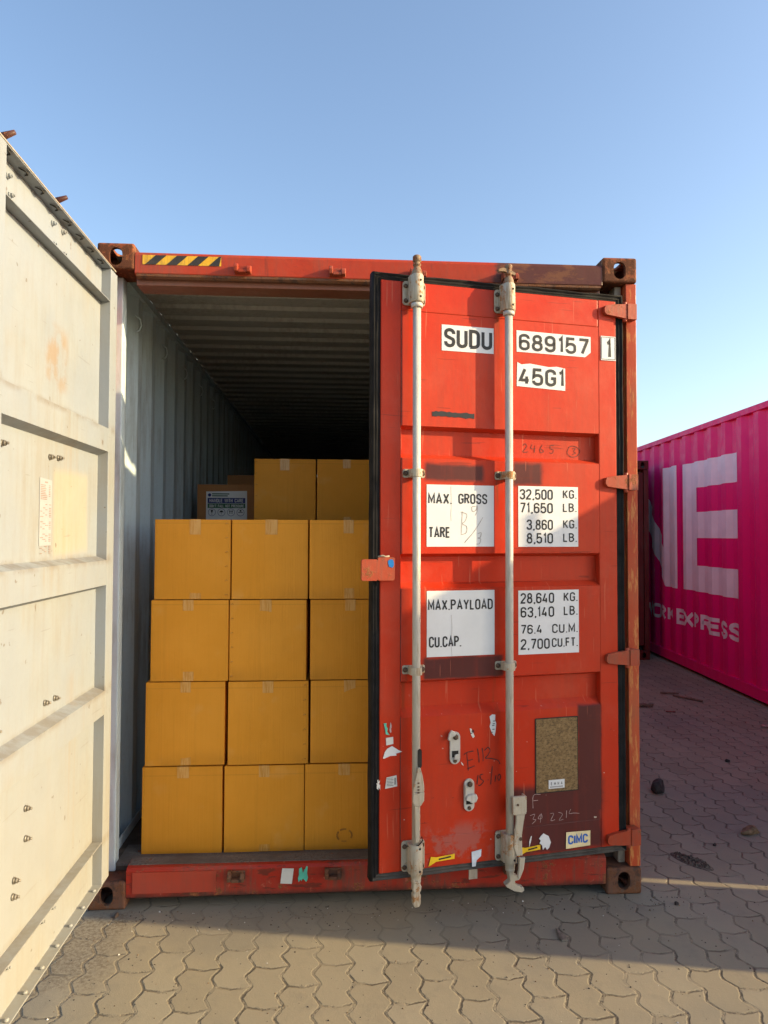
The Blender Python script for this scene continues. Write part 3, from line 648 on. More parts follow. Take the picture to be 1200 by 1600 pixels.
# front posts: outer flange, inner strip, gutter
for sx, mt in ((0, m_post), (1, m_post)):
    X = (lambda a: a) if sx == 0 else (lambda a: WD - a)
    mb = MB()
    def bx(a, b_, *r_): mb.box(min(X(a), X(b_)), max(X(a), X(b_)), *r_)
    bx(0.0, 0.050, 0.012, 0.16, 0.119, HT - 0.119); (bx(0.050, 0.056, 0.06, 0.15, 0.119, HT - 0.119) if sx else None)
    pst = mb.build('corner_post', mt, box, bevel=0.006)
    mb = MB(); bx(0.056 if sx else 0.0505, 0.088, 0.05 if sx else 0.10, 0.125 if sx else 0.16, 0.119, HT - 0.119); bx(0.006, 0.060, 0.161, 0.19, 0.20, 2.84)
    mb.build('post_lining', m_beige if sx else m_wall, pst, bevel=0.005)
castings(box, me_cast, me_castlow, WD, LN, HT)
# lashing rings high on the left wall
for k in range(5):
    mb = MB(); y = 0.42 + k * 0.556
    mb.path([(0.052, y, 2.70), (0.075, y + 0.012, 2.685), (0.080, y + 0.02, 2.655), (0.070, y + 0.02, 2.63), (0.052, y + 0.02, 2.62)], 0.004, 8)
    mb.build('lashing_ring', m_wall, box)

# ------------------------------------------------------------------ right door (ajar)
F = Vector((1.212, -0.25, 0)); H = Vector((2.362, -0.03, 0)); e = (H - F).normalized(); nin = Vector((-e.y, e.x, 0))
DM = Matrix(((e.x, nin.x, 0, F.x), (e.y, nin.y, 0, F.y), (0, 0, 1, 0), (0, 0, 0, 1)))
G = [(2.069, 2.055, 1.952, 1.932), (1.534, 1.520, 1.412, 1.388), (1.008, 0.994, 0.893, 0.858)]
GD = 0.037
def panel_profile(ztop, zbot, sub=1):
    pts = [(ztop, 0.0)]
    for a, b_, c, d in G: pts += [(a, 0.0), (b_, GD), (c, GD), (d, 0.0)]
    pts.append((zbot, 0.0)); return pts
mb = MB()
mb.box(0.026, 0.115, 0.0, 0.058, 0.236, 2.676)                 # free stile
mb.box(1.038, 1.128, 0.0, 0.058, 0.236, 2.676)                 # hinge stile
mb.box(0.1152, 1.0378, 0.001, 0.058, 2.552, 2.676); mb.box(0.1152, 1.0378, 0.001, 0.058, 0.236, 0.362)
door = mb.build('right_door', m_door, box, bevel=0.004, mw=DM)
door['label'] = 'orange door standing ajar with white data stickers and two locking rods'
door.name = 'door'
pp = panel_profile(2.551, 0.363); mb = MB()
for t, mi in ((-0.0015, 0), (0.0015, 1)):
    for (za, da), (zb, db) in zip(pp, pp[1:]):
        nseg = max(1, int(abs(za - zb) / 0.08))
        for i in range(nseg):
            z_a = za + (zb - za) * i / nseg; z_b = za + (zb - za) * (i + 1) / nseg
            d_a = da + (db - da) * i / nseg; d_b = da + (db - da) * (i + 1) / nseg
            for j in range(12):
                u0 = 0.1155 + (1.0375 - 0.1155) * j / 12; u1 = 0.1155 + (1.0375 - 0.1155) * (j + 1) / 12
                mb.face([(u0, d_a + t, z_a), (u1, d_a + t, z_a), (u1, d_b + t, z_b), (u0, d_b + t, z_b)], mi)
mb.build('door_panel', [m_door, m_cream], door, recalc=False, weld=0)
# gasket with three ribs
def gasket(parent, umin, umax, zmin, zmax, wl, wr, wt, wb, y=0.004, mats=None):
    outer = [(umin, zmin), (umax, zmin), (umax, zmax), (umin, zmax)]
    prof = [(0.0, 0.014), (0.08, 0.0), (0.22, -0.006), (0.34, 0.001), (0.46, 0.003), (0.58, -0.003), (0.70, 0.002), (0.82, 0.003), (0.92, -0.001), (1.0, 0.004), (1.0, 0.03)]
    mb = MB(); rings = []
    for t, d in prof:
        rings.append([(umin + wl * t, y + d, zmin + wb * t), (umax - wr * t, y + d, zmin + wb * t), (umax - wr * t, y + d, zmax - wt * t), (umin + wl * t, y + d, zmax - wt * t)])
    rings.insert(0, [(umin, y + 0.05, zmin), (umax, y + 0.05, zmin), (umax, y + 0.05, zmax), (umin, y + 0.05, zmax)])
    N = 30
    for a, b_ in zip(rings, rings[1:]):
        for k in range(4):
            p0, p1, q0, q1 = Vector(a[k]), Vector(a[(k + 1) % 4]), Vector(b_[k]), Vector(b_[(k + 1) % 4])
            for i in range(N):
                mb.face([p0.lerp(p1, i / N), p0.lerp(p1, (i + 1) / N), q0.lerp(q1, (i + 1) / N), q0.lerp(q1, i / N)], 1 if (k == 0 and mats) else 0, True)
    bmesh.ops.remove_doubles(mb.bm, verts=mb.bm.verts, dist=1e-5)
    rr = random.Random(3)
    ph = [rr.random() * 6 for _ in range(4)]
    for v in mb.bm.verts:
        wv = 0.0016 * math.sin(v.co.x * 17 + ph[0]) + 0.0014 * math.sin(v.co.z * 13 + ph[1]) + 0.001 * math.sin(v.co.x * 41 + v.co.z * 29)
        v.co.y += wv
        if v.co.z > zmax - 0.012: v.co.z += wv * 1.3
        if v.co.x < umin + 0.01: v.co.x += wv
    return mb.build('gasket', [m_black, m_grimrub], parent)
gasket(door, -0.011, 1.170, 0.205, 2.708, 0.038, 0.042, 0.033, 0.032, mats=True)
# rods -----------------------------------------------------------
RY = -0.040
def rod_set(parent, u, mirror, ymul=1.0, mrod=m_rod, mbrk=m_brk, mcam=m_cam, RY=RY, front=True):
    sgn = -1 if mirror else 1
    mb = MB(); mb.tube((u, RY, 0.30), (u, RY, 2.60), 0.0168, n=20)
    mb.lathe([(0.018, 2.555), (0.0245, 2.555), (0.0245, 2.572), (0.018, 2.572)], (u, RY, 0))
    rod = mb.build('locking_rod', mrod, parent)
    for v_ in rod.data.polygons: v_.use_smooth = True
    # top and bottom bearing brackets
    for z0, z1 in ((2.574, 2.676), (0.236, 0.360)):
        mb = MB()
        mb.poly([rrect(u - 0.052, u + 0.048, z0, z1, 0.014)], -0.0065, -0.0015)
        zt_ = z1 + 0.018 if z0 > 1 else z1
        mb.box(u - 0.029, u + 0.029, RY, -0.0065, z0 + 0.004, zt_ - 0.002)
        mb.path([(u, RY - 0.002, z0 + 0.0035), (u, RY - 0.002, z0 + 0.007), (u, RY - 0.002, zt_ - 0.006), (u, RY - 0.002, zt_)], [0.024, 0.0265, 0.0265, 0.022], 24)
        br = mb.build('rod_bracket', mbrk, parent, bevel=0.003, seg=3)
        mb = MB()
        for a in (-0.039, 0.036):
            for c in (z0 + 0.018, z1 - 0.022): mb.path([(u + a, -0.006, c), (u + a, -0.010, c), (u + a, -0.016, c)], [0.0095, 0.0095, 0.006], 12)
        build_split(mb, 'bolt', m_bolt, parent)
        mb = MB()
        for c in (z0 + 0.022, z1 - 0.012): mb.tube((u + 0.008, -0.060, c), (u + 0.008, -0.0685, c), 0.0048, n=10)
        build_split(mb, 'grease_hole', m_dark, parent)
    # guides
    for zc in (1.868, 1.056):
        mb = MB()
        mb.poly([rrect(u - 0.050, u + 0.048, zc - 0.018, zc + 0.018, 0.008)], -0.0055, -0.0015)
        arc = [(u + 0.025 * math.cos(a), RY + 0.002 - 0.022 * math.sin(a)) for a in [math.pi * k / 10 for k in range(11)]]
        arc = [(u + 0.026, -0.0055)] + arc + [(u - 0.026, -0.0055)]
        inn = [(u + (px - u) * 0.80, -0.0055 + (py + 0.0055) * 0.88) for px, py in arc]
        mb.poly([arc + inn[::-1]], zc - 0.016, zc + 0.016, plane='xy')
        mb.build('rod_guide', mbrk, parent, bevel=0.002)
        mb = MB()
        for a in (-0.038, 0.037): mb.path([(u + a, -0.005, zc), (u + a, -0.010, zc), (u + a, -0.015, zc)], [0.0105, 0.0105, 0.006], 12)
        build_split(mb, 'bolt', m_bolt, parent)
    # upper cam
    mb = MB()
    mb.lathe([(0.0, 2.690), (0.027, 2.690), (0.025, 2.715), (0.0215, 2.735), (0.015, 2.75), (0.012, 2.757), (0.0165, 2.759), (0.0175, 2.765), (0.013, 2.768), (0.0125, 2.775)], (u, RY, 0), 18)
    if not mirror: mb.lathe([(0.0125, 2.775), (0.018, 2.777), (0.018, 2.797), (0.0135, 2.802), (0.0, 2.804)], (u, RY, 0), 18)
    else:
        mb.lathe([(0.0125, 2.775), (0.014, 2.79), (0.016, 2.796), (0.014, 2.803), (0.0, 2.805)], (u, RY, 0), 14)
        mb.poly([[(u - 0.052, 2.778), (u - 0.03, 2.787), (u - 0.004, 2.785), (u - 0.002, 2.768), (u - 0.026, 2.772), (u - 0.046, 2.770)]], RY - 0.008, RY + 0.010)
        mb.poly([[(u + 0.002, 2.762), (u + 0.024, 2.757), (u + 0.027, 2.766), (u + 0.010, 2.775)]], RY - 0.014, RY + 0.002)
    mb.build('locking_cam', mcam, parent)
    # lower cam
    mb = MB(); mb.lathe([(0.0, 0.236), (0.026, 0.236), (0.0275, 0.222), (0.0215, 0.214), (0.020, 0.196)], (u, RY, 0), 18)
    if not mirror: ol = [(-.019, .205), (.018, .205), (.015, .180), (.020, .170), (.017, .153), (.011, .147), (.017, .137), (.016, .102), (.010, .091), (-.010, .090), (-.015, .101), (-.017, .138), (-.010, .148), (-.018, .158), (-.016, .180)]
    else: ol = [(-.014, .205), (.012, .205), (.010, .172), (.028, .164), (.038, .154), (.034, .147), (.016, .146), (.014, .133), (.040, .118), (.056, .113), (.058, .101), (.046, .094), (.010, .104), (-.022, .124), (-.027, .133), (-.016, .140), (-.006, .147), (-.011, .172)]
    mb.poly([[(u + a_2, c_2) for a_2, c_2 in ol]], RY - 0.017, RY + 0.013)
    mb.lathe([(0.0, 0.196), (0.0195, 0.196), (0.0205, 0.190), (0.0195, 0.184), (0.0, 0.184)], (u, RY - 0.001, 0), 16)
    mb.build('locking_cam', mbrk, parent, bevel=0.005, seg=3)
U1, U2 = 0.170, 0.583
rod_set(door, U1, False); rod_set(door, U2, True)
for ch in door.children:
    if ch.name.startswith('locking_cam'):
        zz_ = sum(v.co.z for v in ch.data.vertices) / len(ch.data.vertices)
        ch.location.z += -0.028 if zz_ > 1 else 0.022
# handles
def flatbar(mb, pts, wds, y0, y1):
    """plate outline built from a centre line pts [(x,z)], half widths, depth per point y"""
    L = [(p[0] - w_, p[1]) for p, w_ in zip(pts, wds)]; Rr = [(p[0] + w_, p[1]) for p, w_ in zip(pts, wds)]
    mb.poly([L + Rr[::-1]], y0, y1)
mb = MB()      # left handle hangs straight in front of its rod
flatbar(mb, [(U1 + 0.004, 0.672), (U1 + 0.006, 0.640), (U1 + 0.004, 0.60), (U1 + 0.002, 0.575)], [0.006, 0.013, 0.022, 0.024], RY - 0.030, RY - 0.0180)
flatbar(mb, [(U1 + 0.002, 0.5745), (U1 + 0.001, 0.54), (U1 - 0.003, 0.52)], [0.024, 0.024, 0.014], RY - 0.032, RY - 0.0185)
flatbar(mb, [(U1 - 0.003, 0.5195), (U1 - 0.003, 0.44), (U1 - 0.004, 0.375)], [0.011, 0.010, 0.007], RY - 0.030, RY - 0.0180)
hnd = mb.build('handle', m_brk, door, bevel=0.003)
mb = MB(); mb.poly([obround(U1 + 0.010, 0.706, 0.017, 0.075)], RY - 0.0195, RY - 0.0150); mb.build('handle_slot', m_dark, door)
mb = MB()
for zz in (0.610, 0.595, 0.583, 0.572): mb.poly([rrect(U1 - 0.004, U1 + 0.004, zz, zz + 0.006, 0.001)], RY - 0.0338, RY - 0.0318)
mb.build('stamped_mark', m_bolt, hnd)
mb = MB()      # right handle with its hub
flatbar(mb, [(U2 + 0.028, 0.520), (U2 + 0.030, 0.445)], [0.030, 0.030], RY - 0.034, RY - 0.018)
flatbar(mb, [(U2 + 0.036, 0.4448), (U2 + 0.032, 0.41), (U2 + 0.024, 0.36), (U2 + 0.022, 0.315), (U2 + 0.030, 0.275)], [0.020, 0.017, 0.017, 0.020, 0.014], RY - 0.031, RY - 0.0185)
flatbar(mb, [(U2 + 0.034, 0.2748), (U2 + 0.030, 0.23), (U2 + 0.022, 0.205), (U2 + 0.018, 0.190)], [0.013, 0.011, 0.008, 0.004], RY - 0.050, RY - 0.0365)
mb.box(U2 + 0.056, U2 + 0.062, RY - 0.034, RY + 0.006, 0.452, 0.520)
mb.build('handle', m_brk, door, bevel=0.003)
mb = MB(); mb.tube((U2 + 0.020, RY - 0.035, 0.488), (U2 + 0.020, RY - 0.0385, 0.488), 0.005, n=10); mb.tube((U2 + 0.034, RY - 0.030, 0.345), (U2 + 0.034, RY - 0.0335, 0.345), 0.0075, n=10)
build_split(mb, 'rivet', m_bolt, door)
mb = MB(); mb.path([(U1 - 0.030, -0.02, 0.345), (U1 - 0.022, -0.050, 0.350), (U1 + 0.004, -0.064, 0.362), (U1 + 0.024, -0.055, 0.376), (U1 + 0.028, -0.03, 0.380)], 0.0028, 6); mb.build('wire_tie', m_dark, door)
# handle retainers
def retainer(uc, z0, z1, kind):
    mb = MB(); mb.poly([obround(uc, (z0 + z1) / 2, 0.046, z1 - z0)], -0.010, -0.0015)
    r_ = mb.build('handle_retainer', m_rod, door, bevel=0.003)
    mb = MB(); mb.path([(uc + 0.002, -0.009, z1 - 0.022), (uc + 0.002, -0.015, z1 - 0.022), (uc + 0.002, -0.021, z1 - 0.022)], [0.0115, 0.0115, 0.007], 12)
    mb.path([(uc, -0.009, z0 + 0.014), (uc, -0.014, z0 + 0.014)], [0.009, 0.007], 12); build_split(mb, 'bolt', m_bolt, r_)
    mb = MB(); mb.box(uc - 0.014, uc + 0.014, -0.0115, -0.0100, z0 + 0.030, z0 + 0.056); mb.build('slot', m_dark, r_)
    mb = MB()
    if kind == 0:
        mb.poly([[(uc - 0.036, z1 - 0.030), (uc - 0.030, z1 - 0.004), (uc - 0.020, z1 + 0.010), (uc - 0.012, z1 + 0.006), (uc + 0.004, z1 - 0.004), (uc - 0.004, z1 - 0.014), (uc - 0.018, z1 - 0.020), (uc - 0.026, z1 - 0.034)]], -0.024, -0.0105)
        mb.build('hook', m_rod, r_, bevel=0.003); mb = MB()
        mb.poly([[(uc - 0.008, z0 + 0.022), (uc + 0.012, z0 + 0.020), (uc + 0.012, z0 + 0.044), (uc - 0.004, z0 + 0.042)]], -0.020, -0.0120)
    else:
        mb.poly([[(uc - 0.020, z0 + 0.052), (uc - 0.004, z0 + 0.046), (uc + 0.006, z0 + 0.036), (uc + 0.026, z0 + 0.040), (uc + 0.034, z0 + 0.056), (uc + 0.028, z0 + 0.072), (uc + 0.010, z0 + 0.074), (uc - 0.014, z0 + 0.068)]], -0.024, -0.0105)
        mb.build('hook', m_rod, r_, bevel=0.003); mb = MB()
        mb.box(uc - 0.022, uc - 0.014, -0.017, -0.0102, z0 + 0.06, z0 + 0.115)
    mb.build('hook', m_rod, r_, bevel=0.003)
retainer(0.350, 0.655, 0.790, 0); retainer(0.413, 0.455, 0.590, 1)
# hinges
for zc in (2.628, 1.851, 1.064, 0.270):
    mb = MB()
    mb.poly([[(1.060, zc + 0.006), (1.066, zc + 0.020), (1.10, zc + 0.027), (1.176, zc + 0.035), (1.176, zc - 0.032), (1.10, zc - 0.024), (1.070, zc - 0.020), (1.060, zc - 0.008)]], -0.020, -0.001)
    mb.box(1.1762, 1.222, -0.024, 0.028, zc - 0.034, zc + 0.037)
    mb.path([(1.168, -0.010, zc - 0.044), (1.168, -0.010, zc + 0.044)], 0.010, 12)
    hg = mb.build('hinge', m_worn, door, bevel=0.004)
# door latch plate overlapping the other leaf
mb = MB(); mb.poly([rrect(-0.058, 0.010, 1.425, 1.512, 0.008)], -0.026, -0.010); mb.poly([rrect(0.0105, 0.082, 1.425, 1.520, 0.008)], -0.024, -0.0015)
lt = mb.build('latch_plate', m_worn, door, bevel=0.004)
mb = MB(); mb.poly([ragged(0.052, 0.080, 1.476, 1.516, 14, 0.25, 5)], -0.0255, -0.0243); mb.build('paint_smear', m_bluepaint, lt)
mb = MB(); mb.path([(0.012, -0.02, 1.522), (0.03, -0.025, 1.527), (0.045, -0.02, 1.522), (0.06, -0.02, 1.525)], 0.004, 6); mb.build('wire', m_beige, lt)
# stickers and lettering --------------------------------------------------
def card(name, x0, x1, z0, z1, y=-0.0028, mat=None, tilt=0.0, parent=door, extra=None, mats=None, corner=None):
    mb = MB(); pts = [(x0, z0), (x1, z0), (x1, z1), (x0, z1)]
    if corner: pts = corner
    mb.poly([pts], y, y + 0.0008, 0)
    if extra: extra(mb, y - 0.0008)
    o = mb.build(name, mats or [mat or m_white, m_ink], parent, recalc=False, weld=0)
    return o
B = 0.008
card('number_sticker', 0.292, 0.529, 2.395, 2.506, extra=lambda m, y: letters(m, 'SUDU', 0.303, 0.522, 2.410, 2.493, y, wt=0.172))
card('number_sticker', 0, 0, 0, 0, corner=[(0.637, 2.413), (0.97, 2.410), (0.998, 2.432), (0.998, 2.503), (0.637, 2.507)], extra=lambda m, y: letters(m, '689157', 0.648, 0.988, 2.420, 2.494, y, wt=0.172))
card('number_sticker', 0, 0, 0, 0, corner=[(0.637, 2.262), (0.871, 2.253), (0.871, 2.352), (0.83, 2.358), (0.79, 2.354), (0.70, 2.364), (0.66, 2.358), (0.640, 2.367)], extra=lambda m, y: letters(m, '45G1', 0.648, 0.866, 2.268, 2.345, y, wt=0.172))
def one(m, y):
    letters(m, '1', 1.074, 1.104, 2.412, 2.498, y, wt=0.172)
    for a in (1.0535, 1.1215): m.box(a - 0.001, a + 0.001, y, y + 0.0004, 2.408, 2.508, 1)
    for c in (2.408, 2.508): m.box(1.0535, 1.1215, y, y + 0.0004, c - 0.001, c + 0.001, 1)
card('check_digit_sticker', 1.050, 1.125, 2.403, 2.513, extra=one)
mb = MB(); ribbon(mb, [(0.250, 2.122), (0.29, 2.1245), (0.34, 2.122), (0.39, 2.1215), (0.44, 2.120)], 0.024, -0.0030); mb.build('marker_stroke', m_ink, door, recalc=False)
def mg(m, y):
    letters(m, 'MAX.', 0.232, 0.338, 1.742, 1.788, y, bold=0.004); letters(m, 'GROSS', 0.367, 0.498, 1.744, 1.788, y, bold=0.004)
    letters(m, 'TARE', 0.234, 0.330, 1.600, 1.646, y, bold=0.004)
    for st in ([(0.385, 1.712), (0.382, 1.66), (0.380, 1.615)], [(0.378, 1.710), (0.405, 1.700), (0.398, 1.672), (0.384, 1.66), (0.404, 1.648), (0.402, 1.622), (0.380, 1.614)],
               [(0.478, 1.688), (0.44, 1.63), (0.395, 1.580)], [(0.455, 1.618), (0.470, 1.622), (0.466, 1.603), (0.454, 1.600), (0.468, 1.595), (0.462, 1.576), (0.447, 1.574)],
               [(0.446, 1.735), (0.428, 1.732), (0.432, 1.712), (0.448, 1.720), (0.452, 1.738), (0.452, 1.715), (0.444, 1.696)]):
        ribbon(m, st, 0.0022, y - 0.0004, 2)
    ribbon(m, [(0.333, 1.818), (0.335, 1.74), (0.333, 1.70), (0.335, 1.67)], 0.0012, y - 0.0004, 2)
card('weight_sticker', 0.226, 0.529, 1.563, 1.824, extra=mg, mats=[m_white, m_ink, m_pencil])
def mk(m, y):
    z = [1.772, 1.712, 1.642, 1.584]
    for zz, (a, b_) in zip((1.773, 1.714, 1.641, 1.582), (('32,500', 'KG.'), ('71,650', 'LB.'), ('3,860', 'KG.'), ('8,510', 'LB.'))):
        xs = 0.650 if len(a) == 6 else 0.682
        letters(m, a, xs, 0.808, zz - (0.006 if ',' in a else 0), zz + 0.040, y, bold=0.004)
        letters(m, b_, 0.857, 0.924, zz + 0.001, zz + 0.040, y, bold=0.004)
card('weight_sticker', 0.643, 0.931, 1.562, 1.826, extra=mk)
def pl(m, y):
    letters(m, 'MAX.PAYLOAD', 0.232, 0.523, 1.296, 1.341, y, bold=0.004); letters(m, 'CU.CAP.', 0.236, 0.380, 1.142, 1.188, y, bold=0.004)
    ribbon(m, [(0.334, 1.276), (0.338, 1.22), (0.334, 1.16), (0.338, 1.104)], 0.0014, y - 0.0004, 2)
card('payload_sticker', 0.227, 0.531, 1.103, 1.378, extra=pl, mats=[m_white, m_ink, m_pencil])
def pk(m, y):
    for zz, a, b_, xb in ((1.322, '28,640', 'KG.', 0.858), (1.262, '63,140', 'LB.', 0.858), (1.185, '76.4', 'CU.M.', 0.802), (1.124, '2,700', 'CU.FT.', 0.800)):
        letters(m, a, 0.652, {'76.4': 0.754, '2,700': 0.790}.get(a, 0.812), zz - (0.006 if ',' in a else 0), zz + 0.040, y, bold=0.004)
        letters(m, b_, xb, 0.926, zz, zz + 0.040, y, bold=0.004)
card('payload_sticker', 0.642, 0.932, 1.097, 1.373, extra=pk)
mb = MB(); mb.poly([rrect(0.722, 0.922, 0.502, 0.816, 0.004)], -0.0045, -0.002, 0)
csc = mb.build('data_plate', m_csc, door)
mb = MB()
for a, b_, c, d in ((0.719, 0.723, 0.50, 0.818), (0.921, 0.925, 0.50, 0.818), (0.7232, 0.9208, 0.816, 0.820), (0.7232, 0.9208, 0.498, 0.502)): mb.box(a, b_, -0.005, -0.0016, c, d)
mb.build('plate_seal', m_dark, csc)
def bar(m, y):
    for k_, ch in enumerate('EMNA'): letters(m, ch, 0.790 + k_ * 0.016, 0.799 + k_ * 0.016, 0.530, 0.543, y, bold=0.01)
    for k_ in range(12): m.box(0.788 + k_ * 0.0052, 0.7905 + k_ * 0.0052, y, y + 0.0003, 0.520, 0.525, 1)
card('small_sticker', 0.781, 0.857, 0.515, 0.552, y=-0.0060, extra=bar, parent=csc)
def cm(m, y): letters(m, 'CIMC', 0.874, 0.970, 0.266, 0.306, y, wt=0.2)
card('maker_sticker', 0, 0, 0, 0, corner=[(0.864, 0.249), (0.982, 0.253), (0.983, 0.317), (0.866, 0.320)], extra=cm, mats=[m_cimcbg, m_blue])
def arrow(x0, x1, z0, slope):
    mb = MB(); hh = 0.018
    mb.poly([[(x0, z0 - 0.022), (x0 + 0.010, z0 + 0.016), (x0 + 0.034, z0 + 0.012), (x1, z0 + 0.012 + slope), (x1, z0 + 0.030 + slope - 0.038), (x0 + 0.034, z0 - 0.006)]], -0.0032, -0.0022, 0)
    for k_ in range(9):
        a = x0 + 0.044 + k_ * (x1 - x0 - 0.06) / 9; mb.box(a, a + 0.006, -0.0038, -0.0034, z0 + 0.000 + slope * k_ / 9, z0 + 0.006 + slope * k_ / 9, 1)
    mb.build('arrow_sticker', [m_yellow, m_ink], door)
arrow(0.236, 0.350, 0.266, 0.006); arrow(0.640, 0.742, 0.262, 0.006)
def torn(x0, x1, z0, z1, mat=m_white, n=16, amp=0.4, sd=1, pts=None, marks=False, y=-0.0030, name='torn_sticker', parent=door):
    mb = MB(); mb.poly([pts or ragged(x0, x1, z0, z1, n, amp, sd)], y, y + 0.0012, 0)
    if marks:
        rr = random.Random(sd)
        for _ in range(5):
            a = x0 + (x1 - x0) * (0.3 + 0.4 * rr.random()); c = z0 + (z1 - z0) * (0.25 + 0.5 * rr.random()); mb.box(a - 0.005, a + 0.005, y - 0.0006, y - 0.0002, c, c + 0.003, 1)
    mb.build(name, [mat, m_ink], parent)
torn(0, 0, 0, 0, pts=[(0.047, 0.724), (0.058, 0.738), (0.078, 0.748), (0.108, 0.728), (0.122, 0.722), (0.095, 0.716), (0.098, 0.708), (0.070, 0.708), (0.046, 0.699), (0.040, 0.700)])
torn(0, 0, 0, 0, pts=[(0.052, 0.782), (0.083, 0.785), (0.084, 0.756), (0.054, 0.752)], mat=m_paper)
torn(0.043, 0.060, 0.796, 0.846, m_green, sd=3, pts=[(0.043, 0.842), (0.055, 0.842), (0.054, 0.830), (0.060, 0.820), (0.057, 0.808), (0.068, 0.793), (0.052, 0.797), (0.049, 0.815)])
torn(0.066, 0.077, 0.800, 0.845, m_chalk, sd=4, amp=0.6)
card('label_sticker', 0, 0, 0, 0, corner=[(0.049, 0.577), (0.101, 0.583), (0.098, 0.628), (0.056, 0.622)], extra=lambda m, y: [m.box(0.056, 0.084 - 0.003 * (k_ % 2), y, y + 0.0003, 0.588 + k_ * 0.006, 0.5895 + k_ * 0.006, 1) for k_ in range(6)] + [m.box(0.088, 0.096, y, y + 0.0003, 0.592 + k_ * 0.004, 0.594 + k_ * 0.004, 1) for k_ in range(7)], mat=m_paper)
torn(0.010, 0.030, 0.571, 0.620, m_paper, sd=8, amp=0.7, y=-0.006)
torn(0.508, 0.538, 0.742, 0.850, m_white, pts=[(0.508, 0.842), (0.520, 0.850), (0.534, 0.848), (0.533, 0.825), (0.538, 0.812), (0.534, 0.775), (0.530, 0.758), (0.518, 0.772), (0.508, 0.80), (0.513, 0.815), (0.510, 0.830)], marks=True, sd=2)
torn(0.418, 0.440, 0.752, 0.800, m_paper, pts=[(0.418, 0.798), (0.426, 0.795), (0.440, 0.762), (0.432, 0.756), (0.424, 0.770)], marks=True, sd=5)
torn(0, 0, 0, 0, m_white, pts=[(0.738, 0.286), (0.744, 0.297), (0.736, 0.306), (0.746, 0.318), (0.757, 0.327), (0.768, 0.320), (0.781, 0.313), (0.792, 0.285), (0.783, 0.262), (0.773, 0.255), (0.765, 0.268), (0.754, 0.257), (0.750, 0.277)])
torn(0, 0, 0, 0, pts=[(0.426, 0.283), (0.470, 0.290), (0.468, 0.262), (0.448, 0.246), (0.444, 0.222), (0.428, 0.222)], mat=plain('pale_blue_paper', (0.55, 0.60, 0.66), 0.5, 0.15))
torn(0, 0, 0, 0, pts=[(0.690, 0.275), (0.698, 0.300), (0.702, 0.322), (0.697, 0.318), (0.690, 0.298)], mat=m_white)
torn(0, 0, 0, 0, pts=[(0.378, 0.662), (0.386, 0.654), (0.390, 0.644), (0.382, 0.650)], mat=m_paper)
# lip beneath the door bottom
mb = MB(); mb.box(0.418, 0.456, 0.008, 0.012, 0.165, 0.214); mb.build('seal_tab', m_beige, door)
# handwriting
def hand(name, strokes, wd, mat, y=-0.0027):
    mb = MB()
    for st in strokes: ribbon(mb, st, wd, y)
    mb.build(name, mat, door, recalc=False, weld=0)
hand('handwriting', [[(0.392, 0.690), (0.405, 0.698), (0.435, 0.702)], [(0.404, 0.697), (0.408, 0.66), (0.412, 0.622)], [(0.406, 0.662), (0.432, 0.668)], [(0.408, 0.630), (0.44, 0.640)],
    [(0.452, 0.712), (0.458, 0.68), (0.460, 0.652)], [(0.474, 0.712), (0.478, 0.680), (0.478, 0.656)], [(0.484, 0.700), (0.500, 0.712), (0.510, 0.698), (0.498, 0.678), (0.488, 0.668), (0.512, 0.665), (0.545, 0.655), (0.555, 0.638)],
    [(0.455, 0.600), (0.450, 0.560)], [(0.478, 0.602), (0.464, 0.598), (0.468, 0.582), (0.480, 0.572), (0.464, 0.556), (0.456, 0.558)], [(0.500, 0.578), (0.502, 0.574)], [(0.520, 0.632), (0.512, 0.556)],
    [(0.536, 0.592), (0.532, 0.566)], [(0.552, 0.598), (0.545, 0.584), (0.550, 0.570), (0.558, 0.584), (0.552, 0.598)]], 0.0042, m_marker)
hand('handwriting', [[(0.684, 2.008), (0.694, 2.016), (0.702, 2.004), (0.684, 1.980), (0.708, 1.980)], [(0.728, 2.014), (0.722, 1.996), (0.744, 1.996)], [(0.742, 2.010), (0.738, 1.978)],
    [(0.778, 2.014), (0.766, 1.994), (0.770, 1.978), (0.784, 1.986), (0.770, 1.996)], [(0.834, 2.012), (0.818, 2.012), (0.818, 1.998), (0.832, 1.992), (0.826, 1.978), (0.812, 1.980)],
    [(0.900, 1.988), (0.912, 2.010), (0.94, 2.012), (0.962, 1.994), (0.950, 1.970), (0.922, 1.964), (0.902, 1.976), (0.900, 1.990)], [(0.926, 2.002), (0.942, 2.002), (0.932, 1.990), (0.942, 1.982), (0.926, 1.976)]], 0.0028, m_marker, y=GD - 0.0028)
hand('chalk_writing', [[(0.708, 0.438), (0.710, 0.492), (0.744, 0.494)], [(0.710, 0.470), (0.732, 0.470)], [(0.694, 0.408), (0.716, 0.412), (0.708, 0.392), (0.722, 0.388), (0.704, 0.372)], [(0.742, 0.408), (0.732, 0.392), (0.75, 0.392), (0.746, 0.412), (0.742, 0.374)],
    [(0.790, 0.408), (0.806, 0.406), (0.792, 0.378), (0.812, 0.380)], [(0.828, 0.410), (0.848, 0.400), (0.832, 0.376), (0.852, 0.378)], [(0.868, 0.414), (0.866, 0.382)], [(0.888, 0.418), (0.880, 0.400), (0.902, 0.400), (0.930, 0.396)]], 0.0020, m_chalk)

